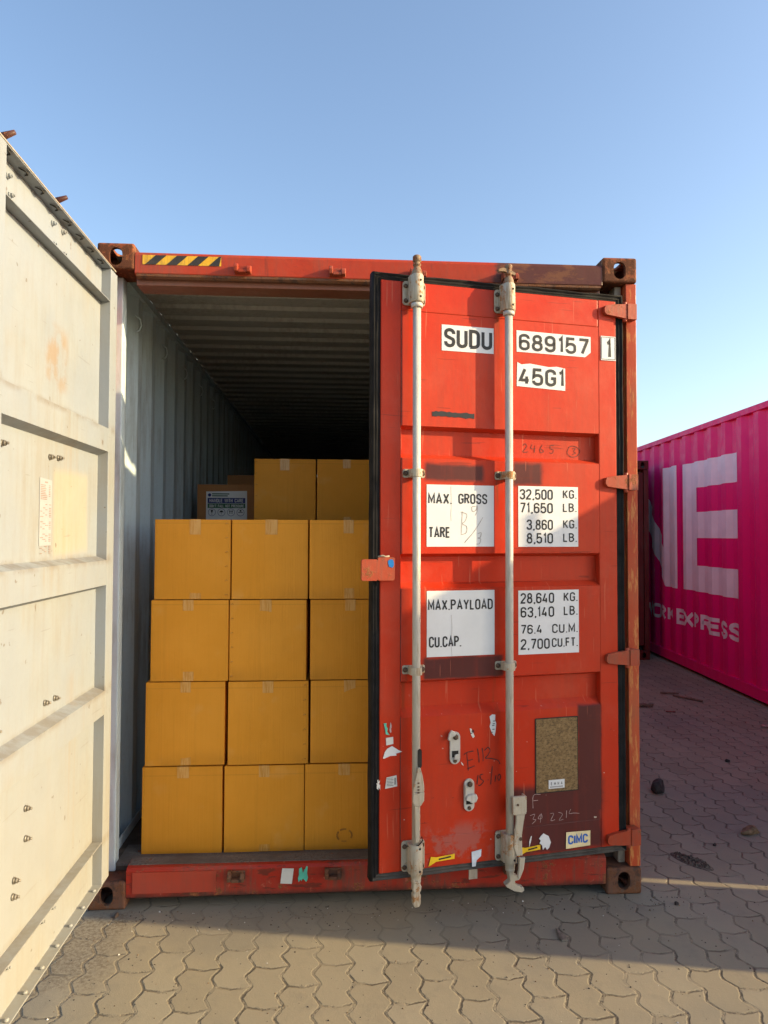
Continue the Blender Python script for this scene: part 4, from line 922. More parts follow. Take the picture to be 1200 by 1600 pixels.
# ------------------------------------------------------------------ left door (swung out, cream inside)
P0, P2 = 0.089, 0.130
yh, yf, ysi, yfi = -0.128, -1.275, -0.215, -1.155
mb = MB()
mb.box(0.078, P2, ysi, yh, 0.206, 2.700)                 # hinge stile
mb.box(0.078, P2 + 0.002, yf, yfi, 0.206, 2.712)         # free stile
mb.poly([[(0.078, 2.704), (P2 + 0.003, 2.704), (P2 + 0.003, 2.700), (0.093, 2.700), (0.093, 2.566), (P2 - 0.001, 2.566), (P2 - 0.001, 2.562), (0.078, 2.562)]], yfi + 0.0005, ysi - 0.0005, plane='xz')
mb.poly([[(0.078, 0.380), (P2 - 0.001, 0.380), (P2 - 0.001, 0.376), (0.093, 0.376), (0.093, 0.212), (P2 + 0.003, 0.212), (P2 + 0.003, 0.208), (0.078, 0.208)]], yfi + 0.0005, ysi - 0.0005, plane='xz')
ld = mb.build('door', m_cream, box, bevel=0.0025)
ld['label'] = 'cream painted inner side of the door swung wide open'
mb = MB(); pp = [(2.561, P0)]
for a, b_, c, d in G: pp += [(a - 0.012, P0), (a - 0.028, P2), (c - 0.006, P2), (c - 0.022, P0)]
pp.append((0.381, P0))
for t, mi in ((0.0, 0), (-0.003, 1)):
    for (za, xa), (zb, xb) in zip(pp, pp[1:]):
        for j in range(10):
            y0 = yfi + 0.001 + (ysi - yfi - 0.002) * j / 10; y1 = yfi + 0.001 + (ysi - yfi - 0.002) * (j + 1) / 10
            mb.face([(xa + t, y0, za), (xa + t, y1, za), (xb + t, y1, zb), (xb + t, y0, zb)], mi)
mb.build('door_panel', [m_cream, m_door], ld, recalc=False, weld=0)
# bolts through the panel
def stud(nm, mt, y, z, x=P0, r=0.011, l=0.026):
    m = MB()
    m.path([(x, y, z), (x + 0.006, y, z)], [r * 1.25, r * 1.15], 12); m.path([(x + 0.006, y, z), (x + 0.014, y, z)], [r, r * 0.95], 6); m.path([(x + 0.014, y, z), (x + l, y, z)], [r * 0.55, r * 0.45], 8); m.build(nm, mt, ld)
for y, z in ((-1.06, 1.874), (-0.709, 1.871), (-0.636, 1.875), (-0.716, 1.049), (-0.633, 1.046), (-1.07, 1.05), (-0.852, 0.753), (-0.848, 0.658), (-0.925, 0.565), (-0.931, 0.519)): stud('panel_bolt', m_boltgrey, y, z, r=0.0085, l=0.022)
for y, z in ((-0.734, 2.660), (-0.643, 2.668), (-1.066, 2.655), (-1.05, 2.605), (-0.73, 2.592), (-0.64, 2.592), (-0.73, 0.34), (-0.64, 0.34), (-1.06, 0.34), (-0.98, 0.34)): stud('rail_bolt', m_cream, y, z, x=0.093, r=0.0075, l=0.018)
mb = MB()
for k in range(8):
    y = -0.27 - k * 0.125; mb.path([(0.117, y, 0.2122), (0.117, y, 0.216), (0.117, y, 0.220)], [0.0085, 0.0085, 0.004], 12)
build_split(mb, 'flange_rivet', m_cream, ld)
mb = MB()
for k in range(8):
    y = -0.27 - k * 0.118
    mb.path([(0.104 + 0.022 * math.sin(t_), y - 0.055 * (t_ / 3.0), 2.6985 - 0.004 * math.sin(t_)) for t_ in (0.15, 0.8, 1.5, 2.2, 2.9)], [0.0015, 0.003, 0.0035, 0.003, 0.0015], 6)
build_split(mb, 'seal_clip', m_dark, ld)
# list sticker
def lst(m, y):
    rr = random.Random(4); z = 1.788
    m.box(-0.745, -0.722, y, y + 0.0003, 1.7815, 1.786, 1)
    rows = [0.0] * 0
    zz = 1.772
    for k in range(40):
        if k in (9, 10, 12, 19, 20, 26, 27, 33, 34): zz -= 0.0058; continue
        if k < 9: segs = [(-0.778, -0.778 + 0.035 + 0.02 * rr.random())] + ([(-0.712, -0.700)] if k < 7 else [])
        else: segs = [(-0.778 + 0.02 * (k % 3), -0.778 + 0.02 * (k % 3) + 0.010 + 0.014 * rr.random()), (-0.708, -0.692)]
        for a, b_ in segs: m.box(a, b_, y, y + 0.0003, zz, zz + 0.0026, 1)
        zz -= 0.0058
mb = MB(); mb.poly([[(-0.786, 1.572), (-0.688, 1.573), (-0.686, 1.793), (-0.786, 1.797)]], -0.0006, 0.0, 0); lst(mb, -0.0011)
o = mb.build('instruction_sheet', [plain('sunlit_paper', (0.30, 0.31, 0.33), 0.5, 0.04), m_redink], ld, recalc=False, weld=0)
o.matrix_local = Matrix(((0, -1, 0, P0 + 0.001), (1, 0, 0, 0.0), (0, 0, 1, 0), (0, 0, 0, 1)))
# outer side gear of the left door, seen only as cams above its top edge
OD = Matrix(((0, 1, 0, 0.078), (-1, 0, 0, yf), (0, 0, 1, 0), (0, 0, 0, 1)))
for yy in (-0.600, -1.015):
    mb = MB(); mb.tube((0.040, yy, 0.30), (0.040, yy, 2.60), 0.0175, n=14)
    mb.build('locking_rod', m_rod, ld)
    mb = MB(); mb.lathe([(0, 2.60), (0.027, 2.60), (0.025, 2.70), (0.018, 2.75), (0.013, 2.76)], (0.040, yy, 0), 14)
    mb.path([(0.040, yy, 2.755), (0.044, yy, 2.786), (0.060, yy - 0.003, 2.799), (0.094, yy - 0.006, 2.810)], [0.012, 0.012, 0.011, 0.007], 10)
    mb.build('locking_cam', paint('dark_rusty_red', (0.05, 0.016, 0.014), (0.08, 0.03, 0.022), rust=0.7, seed=40), ld)
for zc in (2.628, 1.851, 1.064, 0.270):
    mb = MB(); mb.box(0.058, 0.0775, -0.20, -0.035, zc - 0.03, zc + 0.03); mb.path([(0.048, -0.028, zc - 0.044), (0.048, -0.028, zc + 0.044)], 0.012, 12); mb.build('hinge', m_worn, ld, bevel=0.003)
mb = MB()
for y0, y1, z0, z1 in ((yf, yh + 0.0, 2.7125, 2.718), ): mb.box(0.080, P2 + 0.004, yf + 0.02, -0.16, 2.7045, 2.709)
mb.build('gasket', m_beige, ld)

# ------------------------------------------------------------------ cartons
def make_carton(name, x0, x1, y0, y1, z0, z1, sd, mat, tape=True, seam=None, parent=None):
    rr = random.Random(sd); w_, d_, h_ = x1 - x0, y1 - y0, z1 - z0
    root = empty(name, ((x0 + x1) / 2, (y0 + y1) / 2, z0), R(rr.uniform(-1.1, 1.1)))
    N = 22; mb = MB()
    cx = [-w_ / 2 + w_ * i / N for i in range(N + 1)]; cz = [h_ * i / N for i in range(N + 1)]
    ph = [rr.uniform(0, 6.28) for _ in range(6)]
    cr_z = rr.uniform(0.72, 0.86); dn_x, dn_z = rr.uniform(0.1, 0.9), rr.uniform(0.1, 0.9); dn_d = rr.choice((0, 0, 0.004, 0.006))
    def bul(a, b_, k):
        u = math.sin(math.pi * a) * math.sin(math.pi * b_)
        ed = min(1.0, 12 * min(a, 1 - a)) * min(1.0, 12 * min(b_, 1 - b_))
        cre = -0.0012 * math.exp(-((b_ - cr_z) / 0.02) ** 2) - 0.0022 * math.exp(-((b_ - 0.955) / 0.016) ** 2) - dn_d * math.exp(-(((a - dn_x) / 0.05) ** 2 + ((b_ - dn_z) / 0.04) ** 2))
        return cre * ed + 0.005 * u + 0.0022 * math.sin(5 * a + ph[k]) * math.sin(4 * b_ + ph[(k + 1) % 6]) * (4 * a * (1 - a)) ** 0.5 * (4 * b_ * (1 - b_)) ** 0.5
    # 4 sides as grids
    for side in range(4):
        ww = w_ if side % 2 == 0 else d_
        for i in range(N):
            for j in range(N):
                q = []
                for (ii, jj) in ((i, j), (i + 1, j), (i + 1, j + 1), (i, j + 1)):
                    a, b_ = ii / N, jj / N; t = -ww / 2 + ww * a; o_ = bul(a, b_, side) - 0.0
                    zz = h_ * b_
                    if side == 0: q.append((t, -d_ / 2 - o_, zz))
                    elif side == 1: q.append((w_ / 2 + o_, t, zz))
                    elif side == 2: q.append((-t, d_ / 2 + o_, zz))
                    else: q.append((-w_ / 2 - o_, -t, zz))
                mb.face(q, 0, True)
    # flaps: two long top flaps with a slit, same at the base
    for zz, s_ in ((h_, 1), (0.0, -1)):
        th = 0.0035
        for yy0, yy1 in ((-d_ / 2, -0.0015), (0.0015, d_ / 2)):
            mb.box(-w_ / 2 + 0.0012, w_ / 2 - 0.0012, yy0 + (0.0008 if yy0 < -0.01 else 0), yy1 - (0.0008 if yy1 > 0.01 else 0), zz - th * (1 if s_ > 0 else 0) - 0.0002 * s_, zz + th * (0 if s_ > 0 else 1) - 0.0002 * s_)
    o = mb.build('carton_shell', mat, root, bevel=0.0035, seg=2, weld=1e-4)
    if tape:
        mb = MB(); tw = rr.uniform(0.022, 0.028); tc = rr.uniform(-0.012, 0.012); l1 = rr.uniform(0.045, 0.07); l2 = rr.uniform(0.03, 0.05)
        mb.box(tc - tw, tc + tw, -d_ / 2 - 0.0022, -d_ / 2 - 0.0012, h_ - l1, h_ + 0.001)
        mb.box(tc - tw, tc + tw, -d_ / 2 - 0.0022, d_ / 2, h_ + 0.0011, h_ + 0.0016)
        mb.build('tape', m_tape, root); mb = MB()
        if rr.random() < 0.6:
            mb.box(tc - tw + 0.004, tc + tw + 0.004, -d_ / 2 - 0.0022, -d_ / 2 - 0.0012, 0.002, l2); mb.build('tape', m_tape, root)
    if seam:
        mb = MB(); sx = -w_ / 2 + 0.012 if seam < 0 else w_ / 2 - 0.016
        for k in range(6):
            zc = 0.02 + k * (h_ - 0.04) / 5
            mb.path([(sx - 0.007, -d_ / 2 - 0.0030, zc - 0.003), (sx - 0.002, -d_ / 2 - 0.0050, zc + 0.004), (sx + 0.006, -d_ / 2 - 0.0035, zc + 0.001)], [0.001, 0.002, 0.001], 6)
        build_split(mb, 'staple', m_tape, root)
    return root
ROWS = [  # z0, z1, [(x0,x1,y,seam)]
    (0.1520, 0.543, [(0.180, 0.543, 0.190, None), (0.549, 0.914, 0.188, None), (0.921, 1.290, 0.190, None)]),
    (0.549, 0.929, [(0.184, 0.543, 0.194, None), (0.560, 0.929, 0.190, 1), (0.942, 1.308, 0.196, None)]),
    (0.934, 1.306, [(0.207, 0.560, 0.192, None), (0.569, 0.924, 0.190, -1), (0.938, 1.302, 0.198, None)]),
    (1.311, 1.680, [(0.220, 0.566, 0.190, 1), (0.574, 0.927, 0.192, None), (0.934, 1.300, 0.190, None)])]
RN = ['bottom', 'second', 'third', 'top']
CN = ['left', 'middle', 'right']
LBL = {(0, 0): 'ochre carton on the container floor at the left end of the front stack', (0, 1): 'ochre carton on the container floor in the middle of the front stack', (0, 2): 'ochre carton on the container floor with a faint ring stain, beside the ajar door',
       (1, 0): 'ochre carton second from the floor in the stack nearest the grey wall', (1, 1): 'ochre carton second from the floor in the middle stack, stapled along its right edge', (1, 2): 'ochre carton second from the floor in the stack beside the ajar door',
       (2, 0): 'ochre carton third from the floor in the stack nearest the grey wall', (2, 1): 'ochre carton third from the floor in the middle stack, stapled along its left edge', (2, 2): 'ochre carton third from the floor in the stack beside the ajar door, below the latch',
       (3, 0): 'ochre carton topping the front stack nearest the grey wall, stapled along its right edge', (3, 1): 'ochre carton topping the middle front stack, below the labelled shaded carton', (3, 2): 'ochre carton topping the front stack beside the latch of the ajar door'}
GR = 'ochre cartons stacked inside the container'
for r_, (z0, z1, cs) in enumerate(ROWS):
    for c_, (x0, x1, y0, sm_) in enumerate(cs):
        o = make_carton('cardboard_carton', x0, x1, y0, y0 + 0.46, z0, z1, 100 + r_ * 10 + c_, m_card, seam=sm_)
        tag(o, LBL[(r_, c_)], 'carton', GR)
        if (r_, c_) == (0, 2):
            mb = MB()
            for a0, a1 in ((-0.5, 0.9), (1.3, 2.2), (2.5, 3.9), (4.3, 5.0)):
                ribbon(mb, [(0.034 * math.cos(a0 + (a1 - a0) * t / 5), 0.066 + 0.028 * math.sin(a0 + (a1 - a0) * t / 5)) for t in range(6)], 0.008, -0.2352)
            mb.build('ring_stain', plain('oily_stain', (0.42, 0.165, 0.02), 0.6, 0.3), o)
# row further back, five high
for c_, (x0, x1) in enumerate(((0.566, 0.930), (0.940, 1.300))):
    o = make_carton('cardboard_carton', x0, x1, 1.120, 1.58, 1.685, 2.063, 150 + c_, m_card, seam=-1 if c_ == 0 else None)
    tag(o, ('ochre carton on the fifth layer of the second row, beside the labelled shaded carton', 'ochre carton on the fifth layer of the second row, partly behind the ajar door')[c_], 'carton', GR)
hid = []
def support(x0, x1, y0, n=4):
    for k in range(n):
        z0, z1 = ROWS[k][0], ROWS[k][1] + 0.004
        o = make_carton('cardboard_carton', x0, x1, y0, y0 + 0.46, z0, z1, 200 + len(hid), m_card, tape=False)
        tag(o, 'ochre carton buried in the stacks behind the front row', 'carton', 'buried cartons behind the front row'); hid.append(o)
support(0.566, 0.930, 1.12); support(0.940, 1.300, 1.12); support(0.141, 0.515, 1.62); support(0.22, 0.60, 2.12)
o = make_carton('cardboard_carton', 0.141, 0.520, 1.60, 2.06, 1.686, 1.940, 171, m_cardshade, tape=False)
tag(o, 'low shade-darkened brown carton with a white handling label, deep inside by the grey wall', 'carton')
mb = MB(); xo = -0.3305; yo = -0.2352      # label on local coords
def LX(x): return x - 0.3305
mb.poly([[(LX(0.200), 0.02), (LX(0.467), 0.02), (LX(0.465), 0.212), (LX(0.200), 0.207)]], -0.2370, -0.2362, 0)
mb.box(LX(0.210), LX(0.455), -0.2378, -0.2373, 0.130, 0.165, 1); mb.box(LX(0.210), LX(0.455), -0.2378, -0.2373, 0.098, 0.128, 2)
letters(mb, 'HANDLE WITH CARE', LX(0.222), LX(0.442), 0.136, 0.159, -0.2382, 0, 0.015)
letters(mb, "DON'T FALL NOT PRESSURE", LX(0.222), LX(0.446), 0.103, 0.121, -0.2382, 0, 0.01)
mb.poly([obround(LX(0.222), 0.184, 0.022, 0.0221)], -0.2378, -0.2373, 1)
for k in range(2): mb.box(LX(0.238), LX(0.350 - 0.01 * k), -0.2378, -0.2373, 0.188 - k * 0.013, 0.195 - k * 0.013, 2)
for k in range(4):
    cx_ = LX(0.238 + k * 0.062); mb.poly([obround(cx_, 0.070, 0.050, 0.0501), obround(cx_, 0.070, 0.045, 0.0451)], -0.2378, -0.2373, 1)
    if k == 0: mb.poly([[(cx_ - 0.008, 0.086), (cx_ + 0.008, 0.086), (cx_ + 0.004, 0.070), (cx_ + 0.001, 0.066), (cx_ + 0.001, 0.056), (cx_ + 0.006, 0.054), (cx_ - 0.006, 0.054), (cx_ - 0.001, 0.056), (cx_ - 0.001, 0.066), (cx_ - 0.004, 0.070)]], -0.2380, -0.2374, 3)
    if k == 1: mb.poly([[(cx_ - 0.014, 0.070), (cx_ - 0.008, 0.080), (cx_, 0.083), (cx_ + 0.008, 0.080), (cx_ + 0.014, 0.070), (cx_ + 0.001, 0.070), (cx_ + 0.001, 0.056), (cx_ - 0.001, 0.056), (cx_ - 0.001, 0.070)]], -0.2380, -0.2374, 3)
    if k == 2:
        for s_ in (-0.007, 0.007): mb.poly([[(cx_ + s_ - 0.006, 0.074), (cx_ + s_, 0.086), (cx_ + s_ + 0.006, 0.074), (cx_ + s_ + 0.002, 0.074), (cx_ + s_ + 0.002, 0.060), (cx_ + s_ - 0.002, 0.060), (cx_ + s_ - 0.002, 0.074)]], -0.2380, -0.2374, 3)
    if k == 3: mb.box(cx_ - 0.015, cx_ + 0.015, -0.2380, -0.2374, 0.068, 0.072, 3); mb.box(cx_ - 0.005, cx_ + 0.006, -0.2380, -0.2374, 0.075, 0.086, 3)
mb.build('handling_label', [m_white, m_navy, m_dgreen, m_ink], o, recalc=False, weld=0)
o = make_carton('cardboard_carton', 0.262, 0.62, 2.12, 2.58, 1.686, 2.045, 172, m_cardshade, tape=False)
tag(o, 'shade-darkened brown carton peeking up behind the labelled one, deepest in the container', 'carton')

# ------------------------------------------------------------------ neighbours
def closed_body(root, m_out, Wd, Ln, Ht, m_cst, phase=0.0, pitch=0.278):
    me = casting_mesh('neighbour_casting', m_cst); castings(root, me, me, Wd, Ln, Ht)
    prof = corr_profile(0.10, Ln - 0.10, pitch=pitch, phase=phase)
    for right in (False, True):
        mb = MB()
        for t, mi in ((0, 0), (0.003, 1)):
            for (a, da), (b_, db) in zip(prof, prof[1:]):
                xa, xb = 0.012 + da + t, 0.012 + db + t
                if right: xa, xb = Wd - xa, Wd - xb
                mb.face([(xa, a, 0.15), (xb, b_, 0.15), (xb, b_, Ht - 0.06), (xa, a, Ht - 0.06)], mi)
        mb.build('side_wall', [m_out, m_grey], root, recalc=False, weld=0)
    for x0 in (0.0, Wd - 0.06):
        mb = MB(); mb.box(x0, x0 + 0.06, 0.178, Ln - 0.178, Ht - 0.075, Ht - 0.012); mb.build('top_rail', m_out, root, bevel=0.005)
        mb = MB(); xx = x0 + 0.004 if x0 == 0 else x0 + 0.006
        mb.box(xx, xx + 0.05, 0.178, Ln - 0.178, 0.035, 0.150); mb.box(xx - 0.003 if x0 == 0 else xx + 0.05, xx if x0 == 0 else xx + 0.053, 0.178, Ln - 0.178, 0.135, 0.150); mb.build('bottom_rail', m_out, root, bevel=0.003)
    for x0 in (0.0, Wd - 0.07):
        for y0 in (0.0, Ln - 0.11):
            mb = MB(); mb.box(x0 + 0.003, x0 + 0.067, y0 + 0.003, y0 + 0.107, 0.119, Ht - 0.119); mb.build('corner_post', m_out, root, bevel=0.006)
    mb = MB(); mb.box(0.062, Wd - 0.062, 0.1, Ln - 0.1, Ht - 0.050, Ht - 0.030); mb.build('roof', m_out, root)
    mb = MB(); mb.box(0.06, Wd - 0.06, 0.1, Ln - 0.1, 0.12, 0.15); mb.build('floor', m_floor, root)
    mb = MB(); mb.box(0.163, Wd - 0.163, 0.004, 0.10, Ht - 0.115, Ht - 0.03); mb.build('header', m_out, root, bevel=0.004)
    mb = MB(); mb.box(0.163, Wd - 0.163, 0.004, 0.10, 0.04, 0.15); mb.build('sill', m_out, root, bevel=0.004)
    mb = MB(); mb.box(0.071, Wd - 0.071, Ln - 0.06, Ln - 0.02, 0.12, Ht - 0.06); mb.build('end_wall', m_out, root)
    return prof
def leaf(root, m_out, Ht, hx, hy, rz, flip, name='door'):
    """a door leaf, local x runs from hinge to free edge"""
    mb = MB(); z0, z1 = 0.19, Ht - 0.16; Lw = 1.13
    for a, b_ in ((0.0, 0.09), (Lw - 0.09, Lw)): mb.box(a, b_, 0, 0.05, z0, z1)
    mb.box(0.0902, Lw - 0.0902, 0.001, 0.05, z1 - 0.12, z1); mb.box(0.0902, Lw - 0.0902, 0.001, 0.05, z0, z0 + 0.12)
    o = mb.build(name, m_out, root, bevel=0.004)
    o.matrix_local = Matrix.Translation((hx, hy, 0)) @ Matrix.Rotation(rz, 4, 'Z') @ Matrix.Diagonal((-1 if flip else 1, 1, 1, 1))
    mb = MB(); zt, zb = z1 - 0.121, z0 + 0.121; H_ = zt - zb; pts = [(zt, 0.0)]
    for k in range(3):
        c = zt - H_ * (k + 1) / 4; pts += [(c + 0.07, 0), (c + 0.055, 0.036), (c - 0.055, 0.036), (c - 0.07, 0)]
    pts.append((zb, 0))
    for t in (0.004, 0.008):
        for (za, da), (zb_, db) in zip(pts, pts[1:]): mb.face([(0.0905, da + t, za), (Lw - 0.0905, da + t, za), (Lw - 0.0905, db + t, zb_), (0.0905, db + t, zb_)])
    mb.build('door_panel', m_out, o, recalc=False, weld=0)
    for u in (0.50, 0.92):
        mb = MB(); mb.tube((u, -0.035, 0.12), (u, -0.035, Ht - 0.06), 0.017, n=14)
        for zc in (z0 + 0.06, z0 + H_ * 0.35, z0 + H_ * 0.75, z1 - 0.06): mb.poly([rrect(u - 0.045, u + 0.045, zc - 0.02, zc + 0.02, 0.006)], -0.055, -0.001)
        mb.build('locking_rod', m_rod, o)
    return o
pa = R(4.766755)
pink = tag(empty('shipping_container', (4.791218, -0.32, 0), -pa), 'magenta shipping container with huge white lettering along its side, right of the orange one', 'shipping container')
LP = 12.192
pprof = closed_body(pink, m_pink, WD, LP, HT, m_pink, phase=0.267, pitch=0.35)
leaf(pink, m_pink, HT, WD - 0.08, 0.0, 0, True)
pk_shade_leaf = leaf(pink, m_pink, HT, 0.012, -0.078, R(-45.0) + pa, False)  # unseen leaf added ajar; its angle and gap shape the shadow and sun streak
# livery lettering laid on the corrugated side: local frame s along y (near end 0), reading from far to near
def livery(name, polys=None, text=None, ext=None, bold=0.0):
    mb = MB()
    if polys:
        for pol in polys:
            tri = geometry.tessellate_polygon([[Vector((a, b_, 0)) for a, b_ in pol]]); v = [mb.bm.verts.new((0, a, b_)) for a, b_ in pol]
            for t in tri: mb.bm.faces.new([v[i] for i in t])
    if text:
        s0, s1, z0, z1 = ext
        letters(mb, text, -s0, -s1, z0, z1, 0.0, 0, wt=0.23, fit=True)
        for v in mb.bm.verts: v.co = Vector((v.co.y * 4, -v.co.x, v.co.z))
    for (s_, d) in pprof:
        if 3.5 < s_ < 9.8:
            bmesh.ops.bisect_plane(mb.bm, geom=mb.bm.verts[:] + mb.bm.edges[:] + mb.bm.faces[:], plane_co=(0, s_, 0), plane_no=(0, 1, 0))
    for v in mb.bm.verts: v.co.x = 0.012 + corr_d(pprof, v.co.y) - 0.0022 + v.co.x
    return mb.build(name, m_pinkw, pink, recalc=False, weld=0)
E_ = [(4.235, 0.965), (5.61, 0.965), (5.61, 2.475), (4.235, 2.475), (4.235, 2.170), (5.215, 2.170), (5.215, 1.885), (4.235, 1.885), (4.235, 1.585), (5.215, 1.585), (5.215, 1.265), (4.235, 1.265)]
livery('livery_letter', polys=[E_])
N_ = [(5.84, 0.955), (6.21, 0.955), (7.18, 2.02), (7.18, 0.955), (7.56, 0.955), (7.56, 2.49), (7.20, 2.49), (6.26, 1.455), (6.26, 2.49), (5.84, 2.49)]
livery('livery_letter', polys=[N_])
ring = [(8.66 + 0.82 * math.cos(a), 1.73 + 0.80 * math.sin(a)) for a in [k * math.pi / 16 for k in range(33)]]
inn = [(8.66 + 0.46 * math.cos(a), 1.73 + 0.45 * math.sin(a)) for a in [k * math.pi / 16 for k in range(33)]]
livery('livery_letter', polys=[ring[k:k + 2] + inn[k:k + 2][::-1] for k in range(32)])
for i_, ch in enumerate('EXPRESS'): livery('livery_letter', text=ch, ext=(5.86 - 0.2345 * i_, 5.86 - 0.2345 * i_ - 0.212, 0.515, 0.708))
for i_, ch in enumerate('NETWORK'): livery('livery_letter', text=ch, ext=(6.18 - 0.2345 * (i_ - 6), 6.18 - 0.2345 * (i_ - 6) - 0.212, 0.515, 0.708))

red = tag(empty('shipping_container', (2.690, 5.90, 0)), 'dark red container end in shade, wedged in the gap between the orange and magenta ones', 'shipping container')
closed_body(red, m_dred, WD, 6.058, 2.591, m_dred)
leaf(red, m_dred, 2.591, 0.08, 0.0, 0, False); leaf(red, m_dred, 2.591, WD - 0.08, 0.0, 0, True)

# ------------------------------------------------------------------ litter on the ground
def rock(name, x, y, sx, sy, sz, mat, label, cat, sd, flat=0.0):
    rr = random.Random(sd); bm = bmesh.new(); bmesh.ops.create_icosphere(bm, subdivisions=3, radius=1)
    dirs = [(Vector((rr.gauss(0, 1), rr.gauss(0, 1), rr.gauss(0, 1))).normalized(), rr.uniform(0.55, 0.85)) for _ in range(9)]
    for v in bm.verts:
        for d, h in dirs:
            k = v.co.dot(d)
            if k > h: v.co -= d * (k - h)
        v.co += Vector((rr.gauss(0, 1), rr.gauss(0, 1), rr.gauss(0, 1))) * 0.012
        v.co = Vector((v.co.x * sx, v.co.y * sy, v.co.z * sz))
    mz = min(v.co.z for v in bm.verts); cut = mz * 0.55
    for v in bm.verts: v.co.z = max(v.co.z, cut) - cut
    me = bpy.data.meshes.new(name); bm.to_mesh(me); bm.free(); me.materials.append(mat)
    o = bpy.data.objects.new(name, me); COL.objects.link(o); o.location = (x, y, 0.0); o.rotation_euler = (0, 0, rr.uniform(0, 1))
    return tag(o, label, cat)
m_stone = plain('dark_stone', (0.035, 0.028, 0.026), 0.85, 0.4, sc=30, bump=0.6)
m_brick = plain('brown_rubble', (0.17, 0.11, 0.06), 0.85, 0.5, sc=30, bump=0.6)
m_stick = plain('weathered_stick', (0.16, 0.10, 0.07), 0.8, 0.3)
rock('stone', 3.085, 1.245, 0.060, 0.05, 0.055, m_stone, 'dark stone lying on the pavers right of the orange container', 'stone', 3)
rock('rubble_chunk', 3.305, 0.60, 0.068, 0.036, 0.030, m_brick, 'brown flat rubble chunk near the right edge of the paving', 'rubble', 6)
def stick(x0, y0, x1, y1, r, label, sd, mat=m_stick):
    rr = random.Random(sd); mb = MB(); n = 6; z = r
    mb.path([(x0 + (x1 - x0) * k / n + rr.uniform(-.3, .3) * r, y0 + (y1 - y0) * k / n + rr.uniform(-.6, .6) * r, z + 0.3 * r * rr.random()) for k in range(n + 1)], [r * rr.uniform(0.6, 1) for _ in range(n + 1)], 7)
    o = mb.build('stick', mat); return tag(o, label, 'stick')
stick(4.36, 3.95, 4.53, 3.93, 0.012, 'short straight stick lying in front of the magenta container', 1)
stick(4.43, 3.83, 4.60, 3.58, 0.012, 'bent stick slanting beside the base of the magenta container', 2)
stick(4.07, 3.22, 4.15, 3.20, 0.008, 'tiny reddish stick on the shaded pavers', 3, plain('reddish_wood', (0.2, 0.06, 0.05), 0.8, 0.2))
stick(3.90, 3.43, 4.02, 3.40, 0.020, 'thick broken stick touching the corner of the orange container in view', 4)
stick(4.63, 2.66, 4.72, 2.63, 0.014, 'pale pinkish stick at the right edge of the picture', 5, plain('pale_wood', (0.4, 0.22, 0.2), 0.8, 0.2))
mb = MB(); mb.poly([[(-0.010, -0.045), (0.012, -0.045), (0.016, -0.03), (0.004, 0.04), (-0.002, 0.045), (-0.004, 0.02), (-0.012, -0.02)]], 0.0, 0.007, plane='xy')
o = mb.build('metal_scrap', m_boltgrey, bevel=0.001); o.location = (1.965, -0.306, 0.0005); o.rotation_euler = (0, 0, 0.05); tag(o, 'small flat scrap of grey metal on the shaded pavers in front', 'scrap')
rock('rusty_nut', 0.140, -0.052, 0.014, 0.012, 0.012, m_bolt, 'small rusty nut on the pavers by the left corner casting', 'nut', 9)
rock('pebble', 3.03, 0.47, 0.012, 0.010, 0.010, m_stone, 'small dark pebble between rubble chunk and paver hole', 'pebble', 10)
rock('pebble', 2.55, -0.10, 0.012, 0.010, 0.010, m_stone, 'dark pebble just in front of the right corner casting', 'pebble', 13)
rock('pebble', 3.85, 1.80, 0.018, 0.014, 0.016, m_stone, 'dark pebble further out on the shaded purple pavers', 'pebble', 14)
# scattered grit
rr = random.Random(5); mb = MB()
for _ in range(1500):
    if rr.random() < 0.25: x = rr.uniform(0.1, 2.6); y = -0.02 - abs(rr.gauss(0, 0.07))
    elif rr.random() < 0.7: x = rr.uniform(-0.4, 3.2); y = rr.uniform(-1.3, 0.0)
    else: x = rr.uniform(2.5, 4.6); y = rr.uniform(-0.2, 4.0)
    s_ = rr.choice((0.0015, 0.002, 0.003, 0.004)) * rr.uniform(0.7, 1.3); a = rr.uniform(0, 6.28)
    p = [Vector((x + s_ * math.cos(a + k * 2.1), y + s_ * math.sin(a + k * 2.1), 0.0002)) for k in range(3)]; t = Vector((x, y, s_ * 0.9))
    mi = 0 if rr.random() < 0.6 else (1 if rr.random() < 0.8 else 2)
    for k in range(3): mb.face([p[k], p[(k + 1) % 3], t], mi)
tag(mb.build('grit', [m_stone, m_brick, m_paper], recalc=False, weld=0), 'loose grit and crumbs scattered over the pavers', 'grit', kind='stuff')
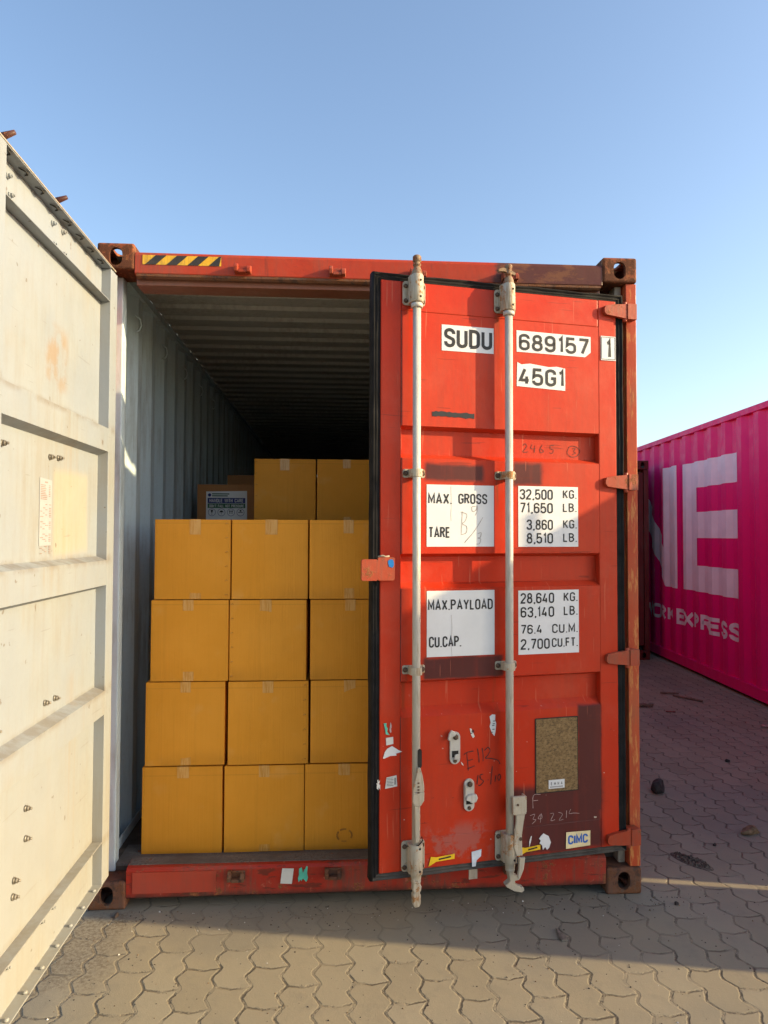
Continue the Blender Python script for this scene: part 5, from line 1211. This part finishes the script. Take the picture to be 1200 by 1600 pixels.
# sunken patch where a paver is missing
mb = MB(); rr = random.Random(8); pts = [(2.735, 0.43), (2.79, 0.415), (2.85, 0.36), (2.90, 0.25), (2.895, 0.19), (2.84, 0.185), (2.79, 0.20), (2.765, 0.28)]
cx_, cy_ = 2.82, 0.30
for rr_ in range(8):
    for k in range(40):
        a0, a1 = 2 * math.pi * k / 40, 2 * math.pi * (k + 1) / 40
def edge(a):
    return (cx_ + 0.085 * math.cos(a) + 0.035 * math.cos(a + 2.2) , cy_ + 0.10 * math.sin(a) - 0.03 * math.cos(a))
gridv = {}
for i in range(9):
    for k in range(48):
        a = 2 * math.pi * k / 48; ex, ey = edge(a); t = i / 8
        z = 0.0045 + (rr.uniform(-0.003, 0.013) if i < 7 else 0.0) - (0.0042 if i == 8 else 0)
        gridv[i, k] = mb.bm.verts.new((cx_ + (ex - cx_) * t, cy_ + (ey - cy_) * t, max(0.0006, z))) if i else None
c0 = mb.bm.verts.new((cx_, cy_, 0.006))
for k in range(48):
    mb.bm.faces.new([c0, gridv[1, k], gridv[1, (k + 1) % 48]])
    for i in range(1, 8): mb.bm.faces.new([gridv[i, k], gridv[i + 1, k], gridv[i + 1, (k + 1) % 48], gridv[i, (k + 1) % 48]])
tag(mb.build('gravel_patch', plain('coarse_gravel', (0.10, 0.08, 0.062), 0.9, 0.5, sc=90, bump=0.8)), kind='structure')

# ------------------------------------------------------------------ far-off tree just clearing the magenta roof
tree = tag(empty('tree', (24.2, 62.0, 0)), 'distant hazy grey-green tree top peeking over the magenta container roof', 'tree')
mb = MB(); mb.path([(0, 0, 0), (0.1, 0, 3), (-0.1, 0.1, 5.5), (0.1, 0, 8)], [0.35, 0.26, 0.2, 0.08], 10); 
for k in range(6):
    a = k * 1.05; mb.path([(0, 0, 3.5 + k * 0.5), (1.2 * math.cos(a), 1.2 * math.sin(a), 5 + k * 0.5), (2.2 * math.cos(a), 2.2 * math.sin(a), 6 + k * 0.5)], [0.12, 0.08, 0.03], 6)
mb.build('trunk', plain('grey_bark', (0.12, 0.10, 0.08), 0.9), tree)
mb = MB(); rr = random.Random(2)
cl = [(Vector((rr.gauss(0, 1.1), rr.gauss(0, 1.1), 6.6 + rr.gauss(0, 1.4))), rr.uniform(0.7, 1.2)) for _ in range(26)]
for c, r_ in cl:
    for _ in range(170):
        d = Vector((rr.gauss(0, 1), rr.gauss(0, 1), rr.gauss(0, 1))).normalized() * r_ * rr.uniform(0.5, 1.05); p = c + d
        if p.z > 9.6: continue
        a = Vector((rr.gauss(0, 1), rr.gauss(0, 1), rr.gauss(0, 1))).normalized() * 0.13; b_ = a.orthogonal().normalized() * 0.09
        mb.face([p + a, p + b_, p - a, p - b_])
mb.build('crown', plain('dusty_leaves', (0.09, 0.12, 0.09), 0.7, 0.3, sc=1), tree, recalc=False, weld=0)
